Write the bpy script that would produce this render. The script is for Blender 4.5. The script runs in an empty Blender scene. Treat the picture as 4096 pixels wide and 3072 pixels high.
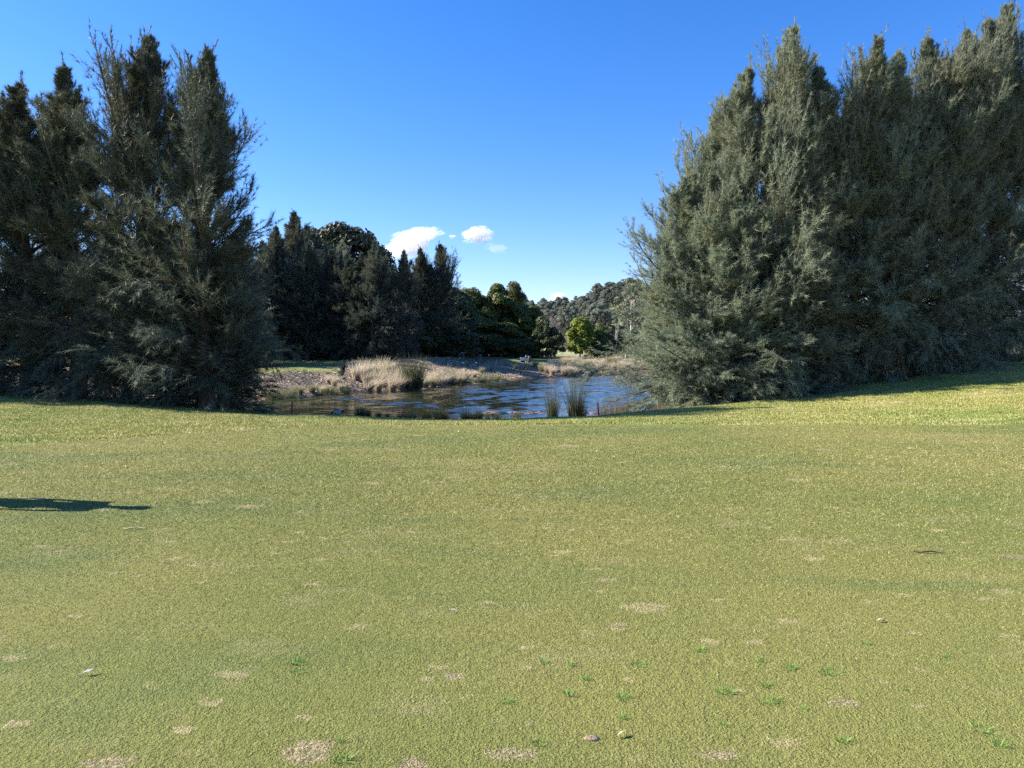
import bpy, math
import numpy as np
from math import radians, sin, cos, tan, pi
from mathutils import Vector

sc = bpy.context.scene
COL = sc.collection

# ------------------------------------------------------------------ camera
FPX = 737.0                      # focal length in pixels of a 1024 px wide frame
PITCH = math.atan(32.0 / FPX)
CAM_Z = 1.6
cam_d = bpy.data.cameras.new("camera")
cam_d.sensor_width = 36.0
cam_d.lens = 36.0 * FPX / 1024.0
cam_d.clip_start = 0.05
cam_d.clip_end = 12000.0
cam = bpy.data.objects.new("camera", cam_d)
COL.objects.link(cam)
cam.location = (0, 0, CAM_Z)
cam.rotation_euler = (radians(90) - PITCH, 0, 0)
sc.camera = cam

# ------------------------------------------------------------------ light
SUN_EL = radians(33.0)
SUN_AZ = radians(-80.5)          # measured from +Y towards +X: the sun stands to the left
sun_dir = Vector((sin(SUN_AZ) * cos(SUN_EL), cos(SUN_AZ) * cos(SUN_EL), sin(SUN_EL)))
sun_d = bpy.data.lights.new("sun", 'SUN')
sun_d.energy = 5.0
sun_d.angle = radians(0.5)
sun_d.color = (1.0, 0.93, 0.82)
sun = bpy.data.objects.new("sun", sun_d)
COL.objects.link(sun)
sun.rotation_euler = sun_dir.to_track_quat('Z', 'Y').to_euler()
sun.location = (-40, 0, 40)

world = bpy.data.worlds.new("World")
sc.world = world
world.use_nodes = True
wn = world.node_tree
wn.nodes.clear()
w_out = wn.nodes.new('ShaderNodeOutputWorld')
w_bg = wn.nodes.new('ShaderNodeBackground')
w_sky = wn.nodes.new('ShaderNodeTexSky')
w_sky.sky_type = 'NISHITA'
w_sky.sun_disc = False
w_sky.sun_elevation = SUN_EL
w_sky.sun_rotation = SUN_AZ
w_sky.altitude = 0
w_sky.air_density = 1.0
w_sky.dust_density = 0.2
w_sky.ozone_density = 3.0
w_hs = wn.nodes.new('ShaderNodeHueSaturation')
w_hs.inputs['Saturation'].default_value = 1.33
w_hs.inputs['Value'].default_value = 1.0
wn.links.new(w_sky.outputs['Color'], w_hs.inputs['Color'])
w_mul = wn.nodes.new('ShaderNodeMix'); w_mul.data_type = 'RGBA'; w_mul.blend_type = 'MULTIPLY'
w_mul.inputs[0].default_value = 1.0
wn.links.new(w_hs.outputs['Color'], w_mul.inputs[6])
w_mul.inputs[7].default_value = (0.92, 0.87, 1.12, 1.0)
wn.links.new(w_mul.outputs[2], w_bg.inputs['Color'])
w_bg.inputs['Strength'].default_value = 0.08
wn.links.new(w_bg.outputs['Background'], w_out.inputs['Surface'])

sc.view_settings.view_transform = 'Standard'
sc.view_settings.look = 'None'
sc.view_settings.gamma = 1.0
sc.view_settings.exposure = 1.5
sc.view_settings.use_curve_mapping = False
sc.cycles.use_denoising = False
sc.cycles.max_bounces = 8
sc.cycles.diffuse_bounces = 1
sc.cycles.glossy_bounces = 3
sc.cycles.transmission_bounces = 3
sc.cycles.volume_bounces = 6
sc.cycles.transparent_max_bounces = 4
sc.cycles.caustics_reflective = False
sc.cycles.caustics_refractive = False

# ------------------------------------------------------------------ pixel helpers
cp, sp = cos(PITCH), sin(PITCH)
def ray(u, v):
    a, b = (u - 512.0) / FPX, (384.0 - v) / FPX
    return np.array((a, cp + b * sp, -sp + b * cp))
def at(u, v, y):
    """world point seen at pixel (u, v) at distance y ahead of the camera"""
    r = ray(u, v)
    k = y / r[1]
    return np.array((r[0] * k, y, CAM_Z + r[2] * k))
def px_x(u, y): return at(u, 352, y)[0]
def px_z(v, y): return at(512, v, y)[2]

# ------------------------------------------------------------------ mesh helpers
def mesh_np(name, V, Fs, mats=(), smooth=False, rnd=None, midx=None):
    me = bpy.data.meshes.new(name)
    V = np.ascontiguousarray(V, dtype=np.float32)
    if not isinstance(Fs, (list, tuple)): Fs = [Fs]
    Fs = [np.asarray(f, dtype=np.int32) for f in Fs if len(f)]
    me.vertices.add(len(V))
    me.vertices.foreach_set('co', V.ravel())
    nl = sum(f.size for f in Fs); npoly = sum(len(f) for f in Fs)
    me.loops.add(nl); me.polygons.add(npoly)
    me.loops.foreach_set('vertex_index', np.concatenate([f.ravel() for f in Fs]))
    tot = np.concatenate([np.full(len(f), f.shape[1], dtype=np.int32) for f in Fs])
    start = np.concatenate([[0], np.cumsum(tot)[:-1]]).astype(np.int32)
    me.polygons.foreach_set('loop_start', start)
    try: me.polygons.foreach_set('loop_total', tot)
    except Exception: pass
    if smooth:
        me.polygons.foreach_set('use_smooth', np.ones(npoly, dtype=bool))
    if midx is not None: me.polygons.foreach_set('material_index', np.asarray(midx, dtype=np.int32))
    if rnd is not None:
        a = me.attributes.new('rnd', 'FLOAT', 'POINT')
        a.data.foreach_set('value', np.ascontiguousarray(rnd, dtype=np.float32))
    for m in mats: me.materials.append(m)
    me.update(calc_edges=True)
    me.validate()
    return me

def link(name, me, parent=None):
    o = bpy.data.objects.new(name, me)
    COL.objects.link(o)
    if parent is not None: o.parent = parent
    return o

def tag(o, label=None, cat=None, group=None, kind=None):
    if label: o['label'] = label
    if cat: o['category'] = cat
    if group: o['group'] = group
    if kind: o['kind'] = kind
    return o

def empty(name, loc, rz=0.0):
    o = bpy.data.objects.new(name, None)
    COL.objects.link(o)
    o.location = loc
    o.rotation_euler = (0, 0, rz)
    o.empty_display_size = 0.2
    return o

class MB:
    """collects simple shapes into one mesh"""
    def __init__(s): s.V = []; s.F = {}; s.n = 0
    def add(s, V, F):
        V = np.asarray(V, float).reshape(-1, 3); F = np.asarray(F, int)
        s.V.append(V); s.F.setdefault(F.shape[1], []).append(F + s.n); s.n += len(V)
    def box(s, c, d, rz=0.0, taper=1.0):
        x, y, z = d[0] / 2, d[1] / 2, d[2] / 2
        V = np.array([(-x, -y, -z), (x, -y, -z), (x, y, -z), (-x, y, -z),
                      (-x * taper, -y * taper, z), (x * taper, -y * taper, z), (x * taper, y * taper, z), (-x * taper, y * taper, z)])
        R = np.array([[cos(rz), -sin(rz), 0], [sin(rz), cos(rz), 0], [0, 0, 1]])
        s.add(V @ R.T + np.array(c), [(0, 3, 2, 1), (4, 5, 6, 7), (0, 1, 5, 4), (1, 2, 6, 5), (2, 3, 7, 6), (3, 0, 4, 7)])
    def lathe(s, prof, c=(0, 0, 0), n=16, sx=1.0, sy=1.0):
        prof = np.array(prof, float); k = len(prof)
        a = np.arange(n) * 2 * pi / n
        V = np.stack([prof[:, None, 0] * np.cos(a) * sx, prof[:, None, 0] * np.sin(a) * sy, np.repeat(prof[:, 1:2], n, 1)], -1).reshape(-1, 3)
        F = []
        for i in range(k - 1):
            for j in range(n):
                F.append((i * n + j, i * n + (j + 1) % n, (i + 1) * n + (j + 1) % n, (i + 1) * n + j))
        s.add(V + np.array(c), F)
    def tube(s, pts, rad, n=8):
        pts = np.array(pts, float)[None]; rad = np.array(rad, float)[None]
        V, F = tubes(pts, rad, n); s.add(V, F)
    def build(s, name, mat, parent=None, smooth=False, bevel=0.0):
        Fs = [np.concatenate(v) for v in s.F.values()]
        o = link(name, mesh_np(name, np.concatenate(s.V), Fs, [mat] if mat else [], smooth), parent)
        if bevel:
            b = o.modifiers.new('bevel', 'BEVEL'); b.width = bevel; b.segments = 2
        return o

def norm(a): return a / np.maximum(np.linalg.norm(a, axis=-1, keepdims=True), 1e-9)

def tubes(P, R, S):
    """P (N,K,3) paths, R (N,K) radii -> capless tubes"""
    N, K, _ = P.shape
    T = np.empty_like(P)
    T[:, 1:-1] = P[:, 2:] - P[:, :-2]; T[:, 0] = P[:, 1] - P[:, 0]; T[:, -1] = P[:, -1] - P[:, -2]
    T = norm(T)
    ref = np.where(np.abs(T[..., 2:3]) > 0.9, np.array([1.0, 0, 0]), np.array([0, 0, 1.0]))
    A = norm(np.cross(T, ref)); B = np.cross(T, A)
    a = np.arange(S) * 2 * pi / S
    V = P[:, :, None] + R[:, :, None, None] * (A[:, :, None] * np.cos(a)[:, None] + B[:, :, None] * np.sin(a)[:, None])
    idx = np.arange(N * K * S).reshape(N, K, S)
    j2 = (np.arange(S) + 1) % S
    F = np.stack([idx[:, :-1], idx[:, :-1][..., j2], idx[:, 1:][..., j2], idx[:, 1:]], -1).reshape(-1, 4)
    return V.reshape(-1, 3), F

# value noise in numpy (for terrain and patches)
_nr = np.random.default_rng(77).random((256, 256))
def vnoise(x, y, s):
    x = np.asarray(x, float) * s + 1000.0; y = np.asarray(y, float) * s + 1000.0
    xi = np.floor(x).astype(int); yi = np.floor(y).astype(int)
    fx = x - xi; fy = y - yi
    fx = fx * fx * (3 - 2 * fx); fy = fy * fy * (3 - 2 * fy)
    a = _nr[xi % 256, yi % 256]; b = _nr[(xi + 1) % 256, yi % 256]
    c = _nr[xi % 256, (yi + 1) % 256]; d = _nr[(xi + 1) % 256, (yi + 1) % 256]
    return (a * (1 - fx) + b * fx) * (1 - fy) + (c * (1 - fx) + d * fx) * fy
def sstep(a, b, x):
    t = np.clip((np.asarray(x, float) - a) / (b - a), 0, 1)
    return t * t * (3 - 2 * t)

# ------------------------------------------------------------------ material helpers
class NT:
    def __init__(s, name):
        s.m = bpy.data.materials.new(name); s.m.use_nodes = True
        s.t = s.m.node_tree; s.t.nodes.clear()
        s.out = s.t.nodes.new('ShaderNodeOutputMaterial')
    def n(s, kind, **kw):
        nd = s.t.nodes.new('ShaderNode' + kind)
        for k, v in kw.items(): setattr(nd, k, v)
        return nd
    def l(s, a, b): s.t.links.new(a, b)
    def val(s, x, sock):
        if isinstance(x, (int, float)): sock.default_value = x
        elif isinstance(x, (tuple, list)): sock.default_value = (*x, 1.0) if len(x) == 3 and len(sock.default_value) == 4 else x
        else: s.l(x, sock)
    def pos(s): return s.n('NewGeometry').outputs['Position']
    def obj(s): return s.n('TexCoord').outputs['Object']
    def mapping(s, v, scale):
        m = s.n('Mapping'); s.l(v, m.inputs['Vector']); m.inputs['Scale'].default_value = scale
        return m.outputs['Vector']
    def noise(s, v, scale, detail=2.0, rough=0.5, dist=0.0):
        n = s.n('TexNoise'); s.l(v, n.inputs['Vector'])
        n.inputs['Scale'].default_value = scale; n.inputs['Detail'].default_value = detail
        n.inputs['Roughness'].default_value = rough; n.inputs['Distortion'].default_value = dist
        return n.outputs['Fac']
    def ramp(s, f, a, b, lo=0.0, hi=1.0):
        r = s.n('MapRange'); r.clamp = True; r.interpolation_type = 'SMOOTHSTEP'
        s.l(f, r.inputs['Value'])
        r.inputs['From Min'].default_value = a; r.inputs['From Max'].default_value = b
        r.inputs['To Min'].default_value = lo; r.inputs['To Max'].default_value = hi
        return r.outputs['Result']
    def mix(s, f, a, b, mode='MIX'):
        m = s.n('Mix', data_type='RGBA', blend_type=mode)
        s.val(f, m.inputs[0]); s.val(a, m.inputs[6]); s.val(b, m.inputs[7])
        return m.outputs[2]
    def math(s, op, a, b=0.0):
        m = s.n('Math', operation=op); s.val(a, m.inputs[0]); s.val(b, m.inputs[1])
        return m.outputs[0]
    def attr(s, name):
        return s.n('Attribute', attribute_name=name).outputs['Fac']
    def orand(s): return s.n('ObjectInfo').outputs['Random']
    def bsdf(s, col, rough=0.8, spec=0.2, normal=None, metallic=0.0, transl=0.0):
        b = s.n('BsdfPrincipled')
        s.val(col, b.inputs['Base Color']); s.val(rough, b.inputs['Roughness'])
        b.inputs['Specular IOR Level'].default_value = spec
        b.inputs['Metallic'].default_value = metallic
        if normal is not None: s.l(normal, b.inputs['Normal'])
        sh = b.outputs['BSDF']
        if transl > 0:
            t = s.n('BsdfTranslucent'); s.val(col, t.inputs['Color'])
            mx = s.n('MixShader'); mx.inputs[0].default_value = transl
            s.l(sh, mx.inputs[1]); s.l(t.outputs['BSDF'], mx.inputs[2]); sh = mx.outputs['Shader']
        s.l(sh, s.out.inputs['Surface'])
        return b
    def bump(s, h, strength=0.5, dist=0.02):
        b = s.n('Bump'); s.l(h, b.inputs['Height'])
        b.inputs['Strength'].default_value = strength; b.inputs['Distance'].default_value = dist
        return b.outputs['Normal']

def plain(name, col, rough=0.7, spec=0.3, var=0.25, scale=8.0):
    t = NT(name)
    n = t.noise(t.obj(), scale, 3.0)
    c = t.mix(t.ramp(n, 0.3, 0.7), tuple(x * (1 - var) for x in col), tuple(min(1, x * (1 + var)) for x in col))
    t.bsdf(c, rough, spec)
    return t.m

def foliage(name, dark, light, tip=None, transl=0.2, rough=0.55, spec=0.25, patch=0.35):
    t = NT(name)
    r = t.attr('rnd')
    c = t.mix(r, dark, light)
    n = t.noise(t.obj(), patch, 2.0)
    c = t.mix(t.ramp(n, 0.42, 0.68), c, t.mix(r, tuple(x * 0.8 for x in dark), tip or light))
    orr = t.orand()
    h = t.n('HueSaturation'); t.l(c, h.inputs['Color'])
    t.l(t.ramp(orr, 0, 1, 0.485, 0.515), h.inputs['Hue'])
    t.l(t.ramp(orr, 0, 1, 0.84, 1.2), h.inputs['Value'])
    t.bsdf(h.outputs['Color'], rough, spec, transl=transl)
    return t.m

PATCHES = []      # bare worn spots in the green: x, y, rx, ry
def ground_px(u, v):
    r = ray(u, v); k = -CAM_Z / r[2]
    return r[0] * k, r[1] * k
for u, v, rx, ry in [(109, 764, 0.10, 0.045), (310, 752, 0.09, 0.10), (720, 754, 0.085, 0.035), (512, 754, 0.10, 0.045), (617, 624, 0.06, 0.035), (455, 676, 0.06, 0.06), (412, 766, 0.05, .05), (605, 580, .07, .05), (845, 703, 0.07, 0.04), (1015, 556, 0.10, 0.07)]:
    x, y = ground_px(u, v); PATCHES.append((x, y, rx, ry))

def grass_col(t, p, kind):
    """shared colour of a grass surface and of the blades standing on it"""
    big = t.noise(p, 0.22, 3.0, 0.55)
    mid = t.noise(t.mapping(p, (0.9, 1.6, 1.0)), 1.3, 3.0, 0.6, 0.3)
    small = t.noise(p, 5.0, 3.0, 0.6)
    if kind == 'green':
        wide = t.noise(t.mapping(p, (0.35, 1.0, 1.0)), 0.55, 4.0, 0.6, 0.6)
        c = t.mix(t.ramp(big, 0.36, 0.64), (0.196, 0.212, 0.058), (0.262, 0.247, 0.074))
        c = t.mix(t.ramp(wide, 0.50, 0.66, 0, 0.75), c, (0.140, 0.182, 0.058))
        c = t.mix(t.ramp(wide, 0.30, 0.42, 0.6, 0), c, (0.31, 0.275, 0.105))
        c = t.mix(t.ramp(mid, 0.54, 0.74, 0, 0.55), c, (0.32, 0.285, 0.135))
        c = t.mix(t.ramp(small, 0.62, 0.74, 0, 0.4), c, (0.40, 0.33, 0.17))
        nz = t.n('TexNoise'); t.l(p, nz.inputs['Vector']); nz.inputs['Scale'].default_value = 16.0; nz.inputs['Detail'].default_value = 5.0; nz.inputs['Roughness'].default_value = 0.7
        off = t.n('VectorMath', operation='MULTIPLY_ADD'); t.l(nz.outputs['Color'], off.inputs[0]); off.inputs[1].default_value = (0.26, 0.20, 0); t.l(p, off.inputs[2])
        q = off.outputs[0]
        for sc_, lo, hi, r0 in ((1.25, 0.40, 1.0, 0.20), (2.6, 0.50, 1.0, 0.21), (6.5, 0.45, 1.0, 0.26)):
            vo = t.n('TexVoronoi'); t.l(t.mapping(q, (0.62, 1.0, 0.01)), vo.inputs['Vector']); vo.inputs['Scale'].default_value = sc_
            sx = t.n('SeparateColor'); t.l(vo.outputs['Color'], sx.inputs[0])
            rad = t.ramp(sx.outputs[0], lo, hi, 0.0, r0)
            k = t.ramp(t.math('SUBTRACT', rad, vo.outputs['Distance']), -0.03, 0.07, 0, 0.72)
            c = t.mix(k, c, t.mix(t.ramp(t.noise(p, 80.0, 2.0, 0.7), 0.4, 0.6), (0.33, 0.26, 0.13), (0.58, 0.49, 0.28)))
        for px_, py_, rx_, ry_ in PATCHES:
            d_ = t.n('VectorMath', operation='SUBTRACT'); t.l(q, d_.inputs[0]); d_.inputs[1].default_value = (px_ + 0.13, py_ + 0.10, 0)
            m_ = t.n('VectorMath', operation='MULTIPLY'); t.l(d_.outputs[0], m_.inputs[0]); m_.inputs[1].default_value = (1 / rx_, 1 / ry_, 0)
            ln_ = t.n('VectorMath', operation='LENGTH'); t.l(m_.outputs[0], ln_.inputs[0])
            c = t.mix(t.ramp(ln_.outputs['Value'], 0.7, 1.25, 0.9, 0), c, t.mix(t.ramp(t.noise(p, 70.0, 3.0, 0.7), 0.38, 0.62), (0.15, 0.12, 0.07), (0.48, 0.38, 0.23)))
    elif kind == 'rough':
        c = t.mix(t.ramp(big, 0.36, 0.62), (0.235, 0.285, 0.06), (0.35, 0.335, 0.092))
        c = t.mix(t.ramp(t.noise(t.mapping(p, (0.4, 1.5, 1.0)), 1.1, 4.0, 0.6), 0.50, 0.68, 0, 0.8), c, (0.52, 0.44, 0.20))
        c = t.mix(t.ramp(small, 0.60, 0.72, 0, 0.5), c, (0.12, 0.13, 0.05))
    else:
        c = t.mix(t.ramp(big, 0.36, 0.62), (0.16, 0.20, 0.055), (0.25, 0.25, 0.10))
        c = t.mix(t.ramp(small, 0.55, 0.75, 0, 0.5), c, (0.33, 0.29, 0.15))
    return c

def grass_ground(name, kind):
    t = NT(name); p = t.pos()
    c = grass_col(t, p, kind)
    f = t.noise(p, 90.0, 2.0, 0.7)
    c = t.mix(t.ramp(f, 0.35, 0.65, 0.40, 0.0), c, (0.09, 0.10, 0.03))
    f2 = t.noise(t.mapping(p, (1.0, 0.8, 1.0)), 22.0, 3.0, 0.7)
    c = t.mix(t.ramp(f2, 0.35, 0.65, 0.25, 0.0), c, (0.10, 0.12, 0.035))
    t.bsdf(c, 0.9, 0.1, t.bump(t.math('ADD', f, f2), 0.9, 0.02))
    return t.m

def grass_blade(name, kind, straw=(0.66, 0.58, 0.26), dark=(0.06, 0.085, 0.025)):
    t = NT(name)
    c = grass_col(t, t.pos(), kind)
    r = t.attr('rnd')
    c = t.mix(t.ramp(r, 0.0, 0.32, 0.65, 0.0), c, dark)
    c = t.mix(t.ramp(r, 0.66, 1.0, 0.0, 0.7), c, straw)
    t.bsdf(c, 0.6, 0.25, transl=0.2)
    return t.m

M = {}
M['green'] = grass_ground('putting_green', 'green')
M['rough'] = grass_ground('rough_grass', 'rough')
t = NT('worn_turf'); p = t.pos()
a = t.noise(p, 70.0, 3.0, 0.7)
c = t.mix(t.ramp(a, 0.35, 0.65), (0.10, 0.08, 0.05), (0.26, 0.20, 0.13))
t.bsdf(c, 0.95, 0.1, t.bump(a, 0.8, 0.01)); M['patch'] = t.m
M['tee'] = grass_ground('tee_grass', 'tee')
M['green_blade'] = grass_blade('green_blades', 'green')
M['rough_blade'] = grass_blade('rough_blades', 'rough', (0.55, 0.50, 0.26), (0.08, 0.13, 0.03))

t = NT('mulch'); p = t.pos()
a = t.noise(t.mapping(p, (1, 1, 1)), 9.0, 4.0, 0.75, 0.4)
b = t.noise(p, 0.5, 3.0)
c = t.mix(t.ramp(a, 0.38, 0.66), (0.06, 0.045, 0.03), (0.55, 0.43, 0.30))
c = t.mix(t.ramp(b, 0.45, 0.7, 0, 0.6), c, t.mix(t.ramp(a, 0.4, 0.62), (0.05, 0.04, 0.03), (0.30, 0.21, 0.15)))
t.bsdf(c, 0.95, 0.1, t.bump(a, 1.0, 0.12)); M['mulch'] = t.m

t = NT('bare_earth'); p = t.pos()
a = t.noise(p, 14.0, 4.0, 0.7)
c = t.mix(t.ramp(a, 0.3, 0.7), (0.07, 0.055, 0.04), (0.22, 0.17, 0.11))
t.bsdf(c, 0.95, 0.1, t.bump(a, 0.8, 0.05)); M['earth'] = t.m

t = NT('tree_litter'); p = t.pos()
a = t.noise(p, 12.0, 4.0, 0.75); b = t.noise(p, 0.7, 3.0)
c = t.mix(t.ramp(a, 0.3, 0.7), (0.05, 0.04, 0.028), (0.17, 0.125, 0.08))
c = t.mix(t.ramp(b, 0.55, 0.75, 0, 0.6), c, (0.10, 0.12, 0.035))
t.bsdf(c, 0.95, 0.1, t.bump(a, 0.8, 0.05)); M['litter'] = t.m

t = NT('paddock'); p = t.pos()
a = t.noise(t.mapping(p, (1, 0.25, 1)), 0.6, 3.0, 0.6)
c = t.mix(t.ramp(a, 0.35, 0.65), (0.20, 0.23, 0.10), (0.33, 0.33, 0.18))
c = t.mix(t.ramp(t.noise(p, 0.03, 2.0), 0.45, 0.65, 0, 0.8), c, (0.14, 0.15, 0.07))
t.bsdf(c, 0.95, 0.1); M['paddock'] = t.m

t = NT('hillside'); p = t.pos()
a = t.noise(p, 0.05, 4.0, 0.6)
c = t.mix(t.ramp(a, 0.4, 0.65), (0.10, 0.13, 0.055), (0.22, 0.23, 0.11))
t.bsdf(c, 0.95, 0.1); M['hill'] = t.m

t = NT('water'); p = t.pos()
a = t.noise(t.mapping(p, (0.7, 1.0, 1.0)), 5.0, 3.0, 0.6, 0.2)
bs = t.bsdf((0.018, 0.021, 0.012), 0.04, 0.5, t.bump(a, 0.25, 0.02))
bs.inputs['IOR'].default_value = 1.33; M['water'] = t.m

t = NT('azolla'); p = t.pos()
a = t.noise(p, 6.0, 4.0, 0.7)
c = t.mix(t.ramp(a, 0.35, 0.65), (0.16, 0.09, 0.06), (0.30, 0.20, 0.15))
t.bsdf(c, 0.9, 0.1, t.bump(a, 0.5, 0.02)); M['azolla'] = t.m

t = NT('bark'); v = t.mapping(t.obj(), (6, 6, 1.2))
a = t.noise(v, 3.0, 4.0, 0.65)
c = t.mix(t.ramp(a, 0.35, 0.65), (0.055, 0.042, 0.032), (0.16, 0.125, 0.095))
t.bsdf(c, 0.9, 0.15, t.bump(a, 0.8, 0.02)); M['bark'] = t.m
t = NT('white_bark'); v = t.mapping(t.obj(), (2, 2, 0.8))
a = t.noise(v, 1.5, 4.0, 0.65)
c = t.mix(t.ramp(a, 0.35, 0.6), (0.16, 0.14, 0.12), (0.48, 0.45, 0.40))
t.bsdf(c, 0.8, 0.2); M['white_bark'] = t.m
M['twig_green'] = plain('green_twig', (0.13, 0.125, 0.085), 0.8)
M['grey_twig'] = plain('grey_twig', (0.24, 0.20, 0.17))
M['pink_twig'] = plain('pink_twig', (0.34, 0.24, 0.20))

M['needle'] = foliage('casuarina_needles_shaded', (0.038, 0.058, 0.043), (0.185, 0.215, 0.15), (0.24, 0.23, 0.12), 0.2)  # darker, bluer copy: the left row's shade is put into the colour
M['needle_sunlit'] = foliage('casuarina_needles_sunlit', (0.100, 0.132, 0.086), (0.375, 0.415, 0.285), (0.40, 0.40, 0.23), 0.38)  # lighter copy of the same needles: sunlight on the right row painted in
M['fig'] = foliage('fig_leaves', (0.030, 0.038, 0.020), (0.10, 0.11, 0.055), None, 0.08, 0.5, 0.15)
M['dark_leaf'] = foliage('dark_leaves', (0.025, 0.038, 0.014), (0.07, 0.09, 0.03), None, 0.12)
M['wattle'] = foliage('wattle_leaves', (0.045, 0.062, 0.014), (0.15, 0.165, 0.040), (0.19, 0.19, 0.04), 0.2)
M['bright_wattle'] = foliage('bright_wattle_leaves', (0.08, 0.125, 0.012), (0.28, 0.33, 0.035), (0.34, 0.36, 0.05), 0.25)
M['gum'] = foliage('gum_leaves', (0.08, 0.095, 0.055), (0.25, 0.26, 0.16), (0.28, 0.27, 0.17), 0.15)
M['hill_leaf'] = foliage('hill_gum_leaves', (0.075, 0.090, 0.070), (0.225, 0.245, 0.185), (0.27, 0.26, 0.18), 0.15, 0.7, 0.1, patch=0.15)

def tuft_mat(name, a, b, c_):
    t = NT(name)
    r = t.attr('rnd'); o = t.orand()
    c = t.mix(o, t.mix(r, tuple(x * 0.55 for x in a), a), t.mix(r, tuple(x * 0.5 for x in b), b))
    c = t.mix(t.ramp(r, 0.6, 1.0, 0, 0.7), c, c_)
    t.bsdf(c, 0.7, 0.2, transl=0.35)
    return t.m
M['tussock'] = tuft_mat('tussock_blades', (0.76, 0.62, 0.46), (0.60, 0.54, 0.33), (0.86, 0.76, 0.60))
M['tussock_green'] = tuft_mat('green_tussock_blades', (0.33, 0.33, 0.15), (0.42, 0.38, 0.20), (0.58, 0.52, 0.30))
M['reed'] = tuft_mat('reed_stems', (0.075, 0.105, 0.045), (0.105, 0.115, 0.05), (0.17, 0.16, 0.08))
M['dry_reed'] = tuft_mat('dry_reed_stems', (0.16, 0.11, 0.07), (0.30, 0.19, 0.09), (0.36, 0.25, 0.13))
M['sedge'] = tuft_mat('sedge_blades', (0.14, 0.19, 0.07), (0.18, 0.22, 0.09), (0.26, 0.28, 0.14))
M['weed'] = tuft_mat('weed_leaves', (0.20, 0.42, 0.07), (0.24, 0.45, 0.09), (0.42, 0.56, 0.24))

# ------------------------------------------------------------------ terrain
ZW = -1.0
POND = np.array([(-19, 33.5), (-15, 31.2), (-11, 29.6), (-7, 28.4), (-2, 27.6), (2, 27.2), (4.8, 27.0), (6.3, 28.5), (8, 31.5),
                 (11, 40), (17, 55), (24, 72), (31, 83), (29, 90), (21, 90), (14.6, 87), (9, 82.5), (4.2, 76.6), (0.1, 67),
                 (-5, 58), (-7.2, 50.4), (-12.8, 41), (-17, 38)], float)
def pond_sd(x, y):
    """signed distance to the shoreline, positive on land"""
    x = np.asarray(x, float); y = np.asarray(y, float)
    xx = x + (vnoise(x, y, 0.45) - 0.5) * 1.3; yy = y + (vnoise(x + 50, y + 9, 0.45) - 0.5) * 1.3
    d = np.full(x.shape, 1e9); inside = np.zeros(x.shape, bool)
    n = len(POND)
    for i in range(n):
        ax, ay = POND[i]; bx, by = POND[(i + 1) % n]
        ex, ey = bx - ax, by - ay
        tt = np.clip(((xx - ax) * ex + (yy - ay) * ey) / (ex * ex + ey * ey), 0, 1)
        d = np.minimum(d, np.hypot(xx - ax - tt * ex, yy - ay - tt * ey))
        cond = (ay > yy) != (by > yy)
        xi = ax + (yy - ay) * ex / (ey if abs(ey) > 1e-9 else 1e-9)
        inside ^= cond & (xx < xi)
    return np.where(inside, -d, d)

CTRL = [(0, -8, 0), (-14, -8, 0), (14, -8, 0), (0, 4, 0), (-8, 4, 0.02), (8, 4, 0), (0, 10, 0), (-8, 10, 0.03), (8, 10, 0), (0, 16, 0), (-12, 16, 0.05),
        (-6, 16, 0.02), (6, 16, 0), (12, 16, 0.02), (20, 16, 0.35), (-24, 12, 0.2), (-24, 20, 0.35), (24, 8, 0.2)]
for (u, v, d) in [(-80, 388, 27.5), (0, 392, 27), (100, 398, 26.5), (200, 406.5, 25), (260, 412, 24.3), (300, 416.5, 23.3), (400, 419.5, 22.5), (480, 420.5, 22),
                  (560, 418.5, 22), (620, 413.5, 22.8), (680, 407, 24), (740, 401, 25), (800, 394, 26), (850, 386, 27), (900, 376, 28),
                  (960, 365, 29), (1000, 357.5, 30), (1060, 350, 31)]:
    q = at(u, v, d); CTRL.append(tuple(q))
CTRL += [(-19, 42, 0.2), (-25, 36, 0.1), (-32, 40, 0.4), (-24, 50, 0.45), (-12, 48, 0.25), (-10.5, 53, 0.3), (-9, 60, 0.45), (-14, 62, 0.4), (-20, 70, 0.5), (-22, 80, 0.9), (-30, 80, 1.1),
         (-26, 92, 1.6), (-14, 90, 1.3), (-5, 88, 1.0), (-7.5, 72, 0.8), (-4.5, 77, 0.95), (0.5, 84, 0.68), (1.5, 86, 0.66), (6, 95, 0.62), (11, 98, 0.62), (18, 98, 0.65),
         (26, 98, 0.7), (34, 90, 0.8), (36, 75, 1.1), (30, 60, 1.3), (22, 45, 1.0), (16, 36, 0.7), (11, 32, 0.2), (22, 34, 1.5), (40, 40, 2.4), (60, 60, 3),
         (0, 110, 0.8), (12, 120, 0.9), (-40, 100, 1.8), (50, 110, 1.5), (8, 150, 1.7), (-60, 60, 1.0), (-60, 20, 0.8), (60, 10, 1.5), (-60, 150, 2), (70, 150, 2.2), (0, 190, 2.4), (90, 190, 3), (-90, 190, 3)]
CTRL = np.array(CTRL)
def _phi(r): return np.sqrt(r * r + 16.0)
_d = np.hypot(CTRL[:, None, 0] - CTRL[None, :, 0], CTRL[:, None, 1] - CTRL[None, :, 1])
_w = np.linalg.solve(_phi(_d) + 0.05 * np.eye(len(CTRL)), CTRL[:, 2])
BW = np.array([(-13, 44, 4.5), (-9, 53, 6.5), (-5, 64, 12), (1, 73, 15), (6, 82, 12), (13, 90, 6), (30, 95, 6), (0, 25, 4.6), (-14, 28, 3.6), (6, 25, 4.0), (10, 33, 4), (25, 62, 6), (-20, 38, 4)], float)
RIDGE_U = np.array([-600, 0, 300, 400, 500, 532, 560, 580, 592, 606, 625, 660, 750, 1024, 1700], float)
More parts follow.
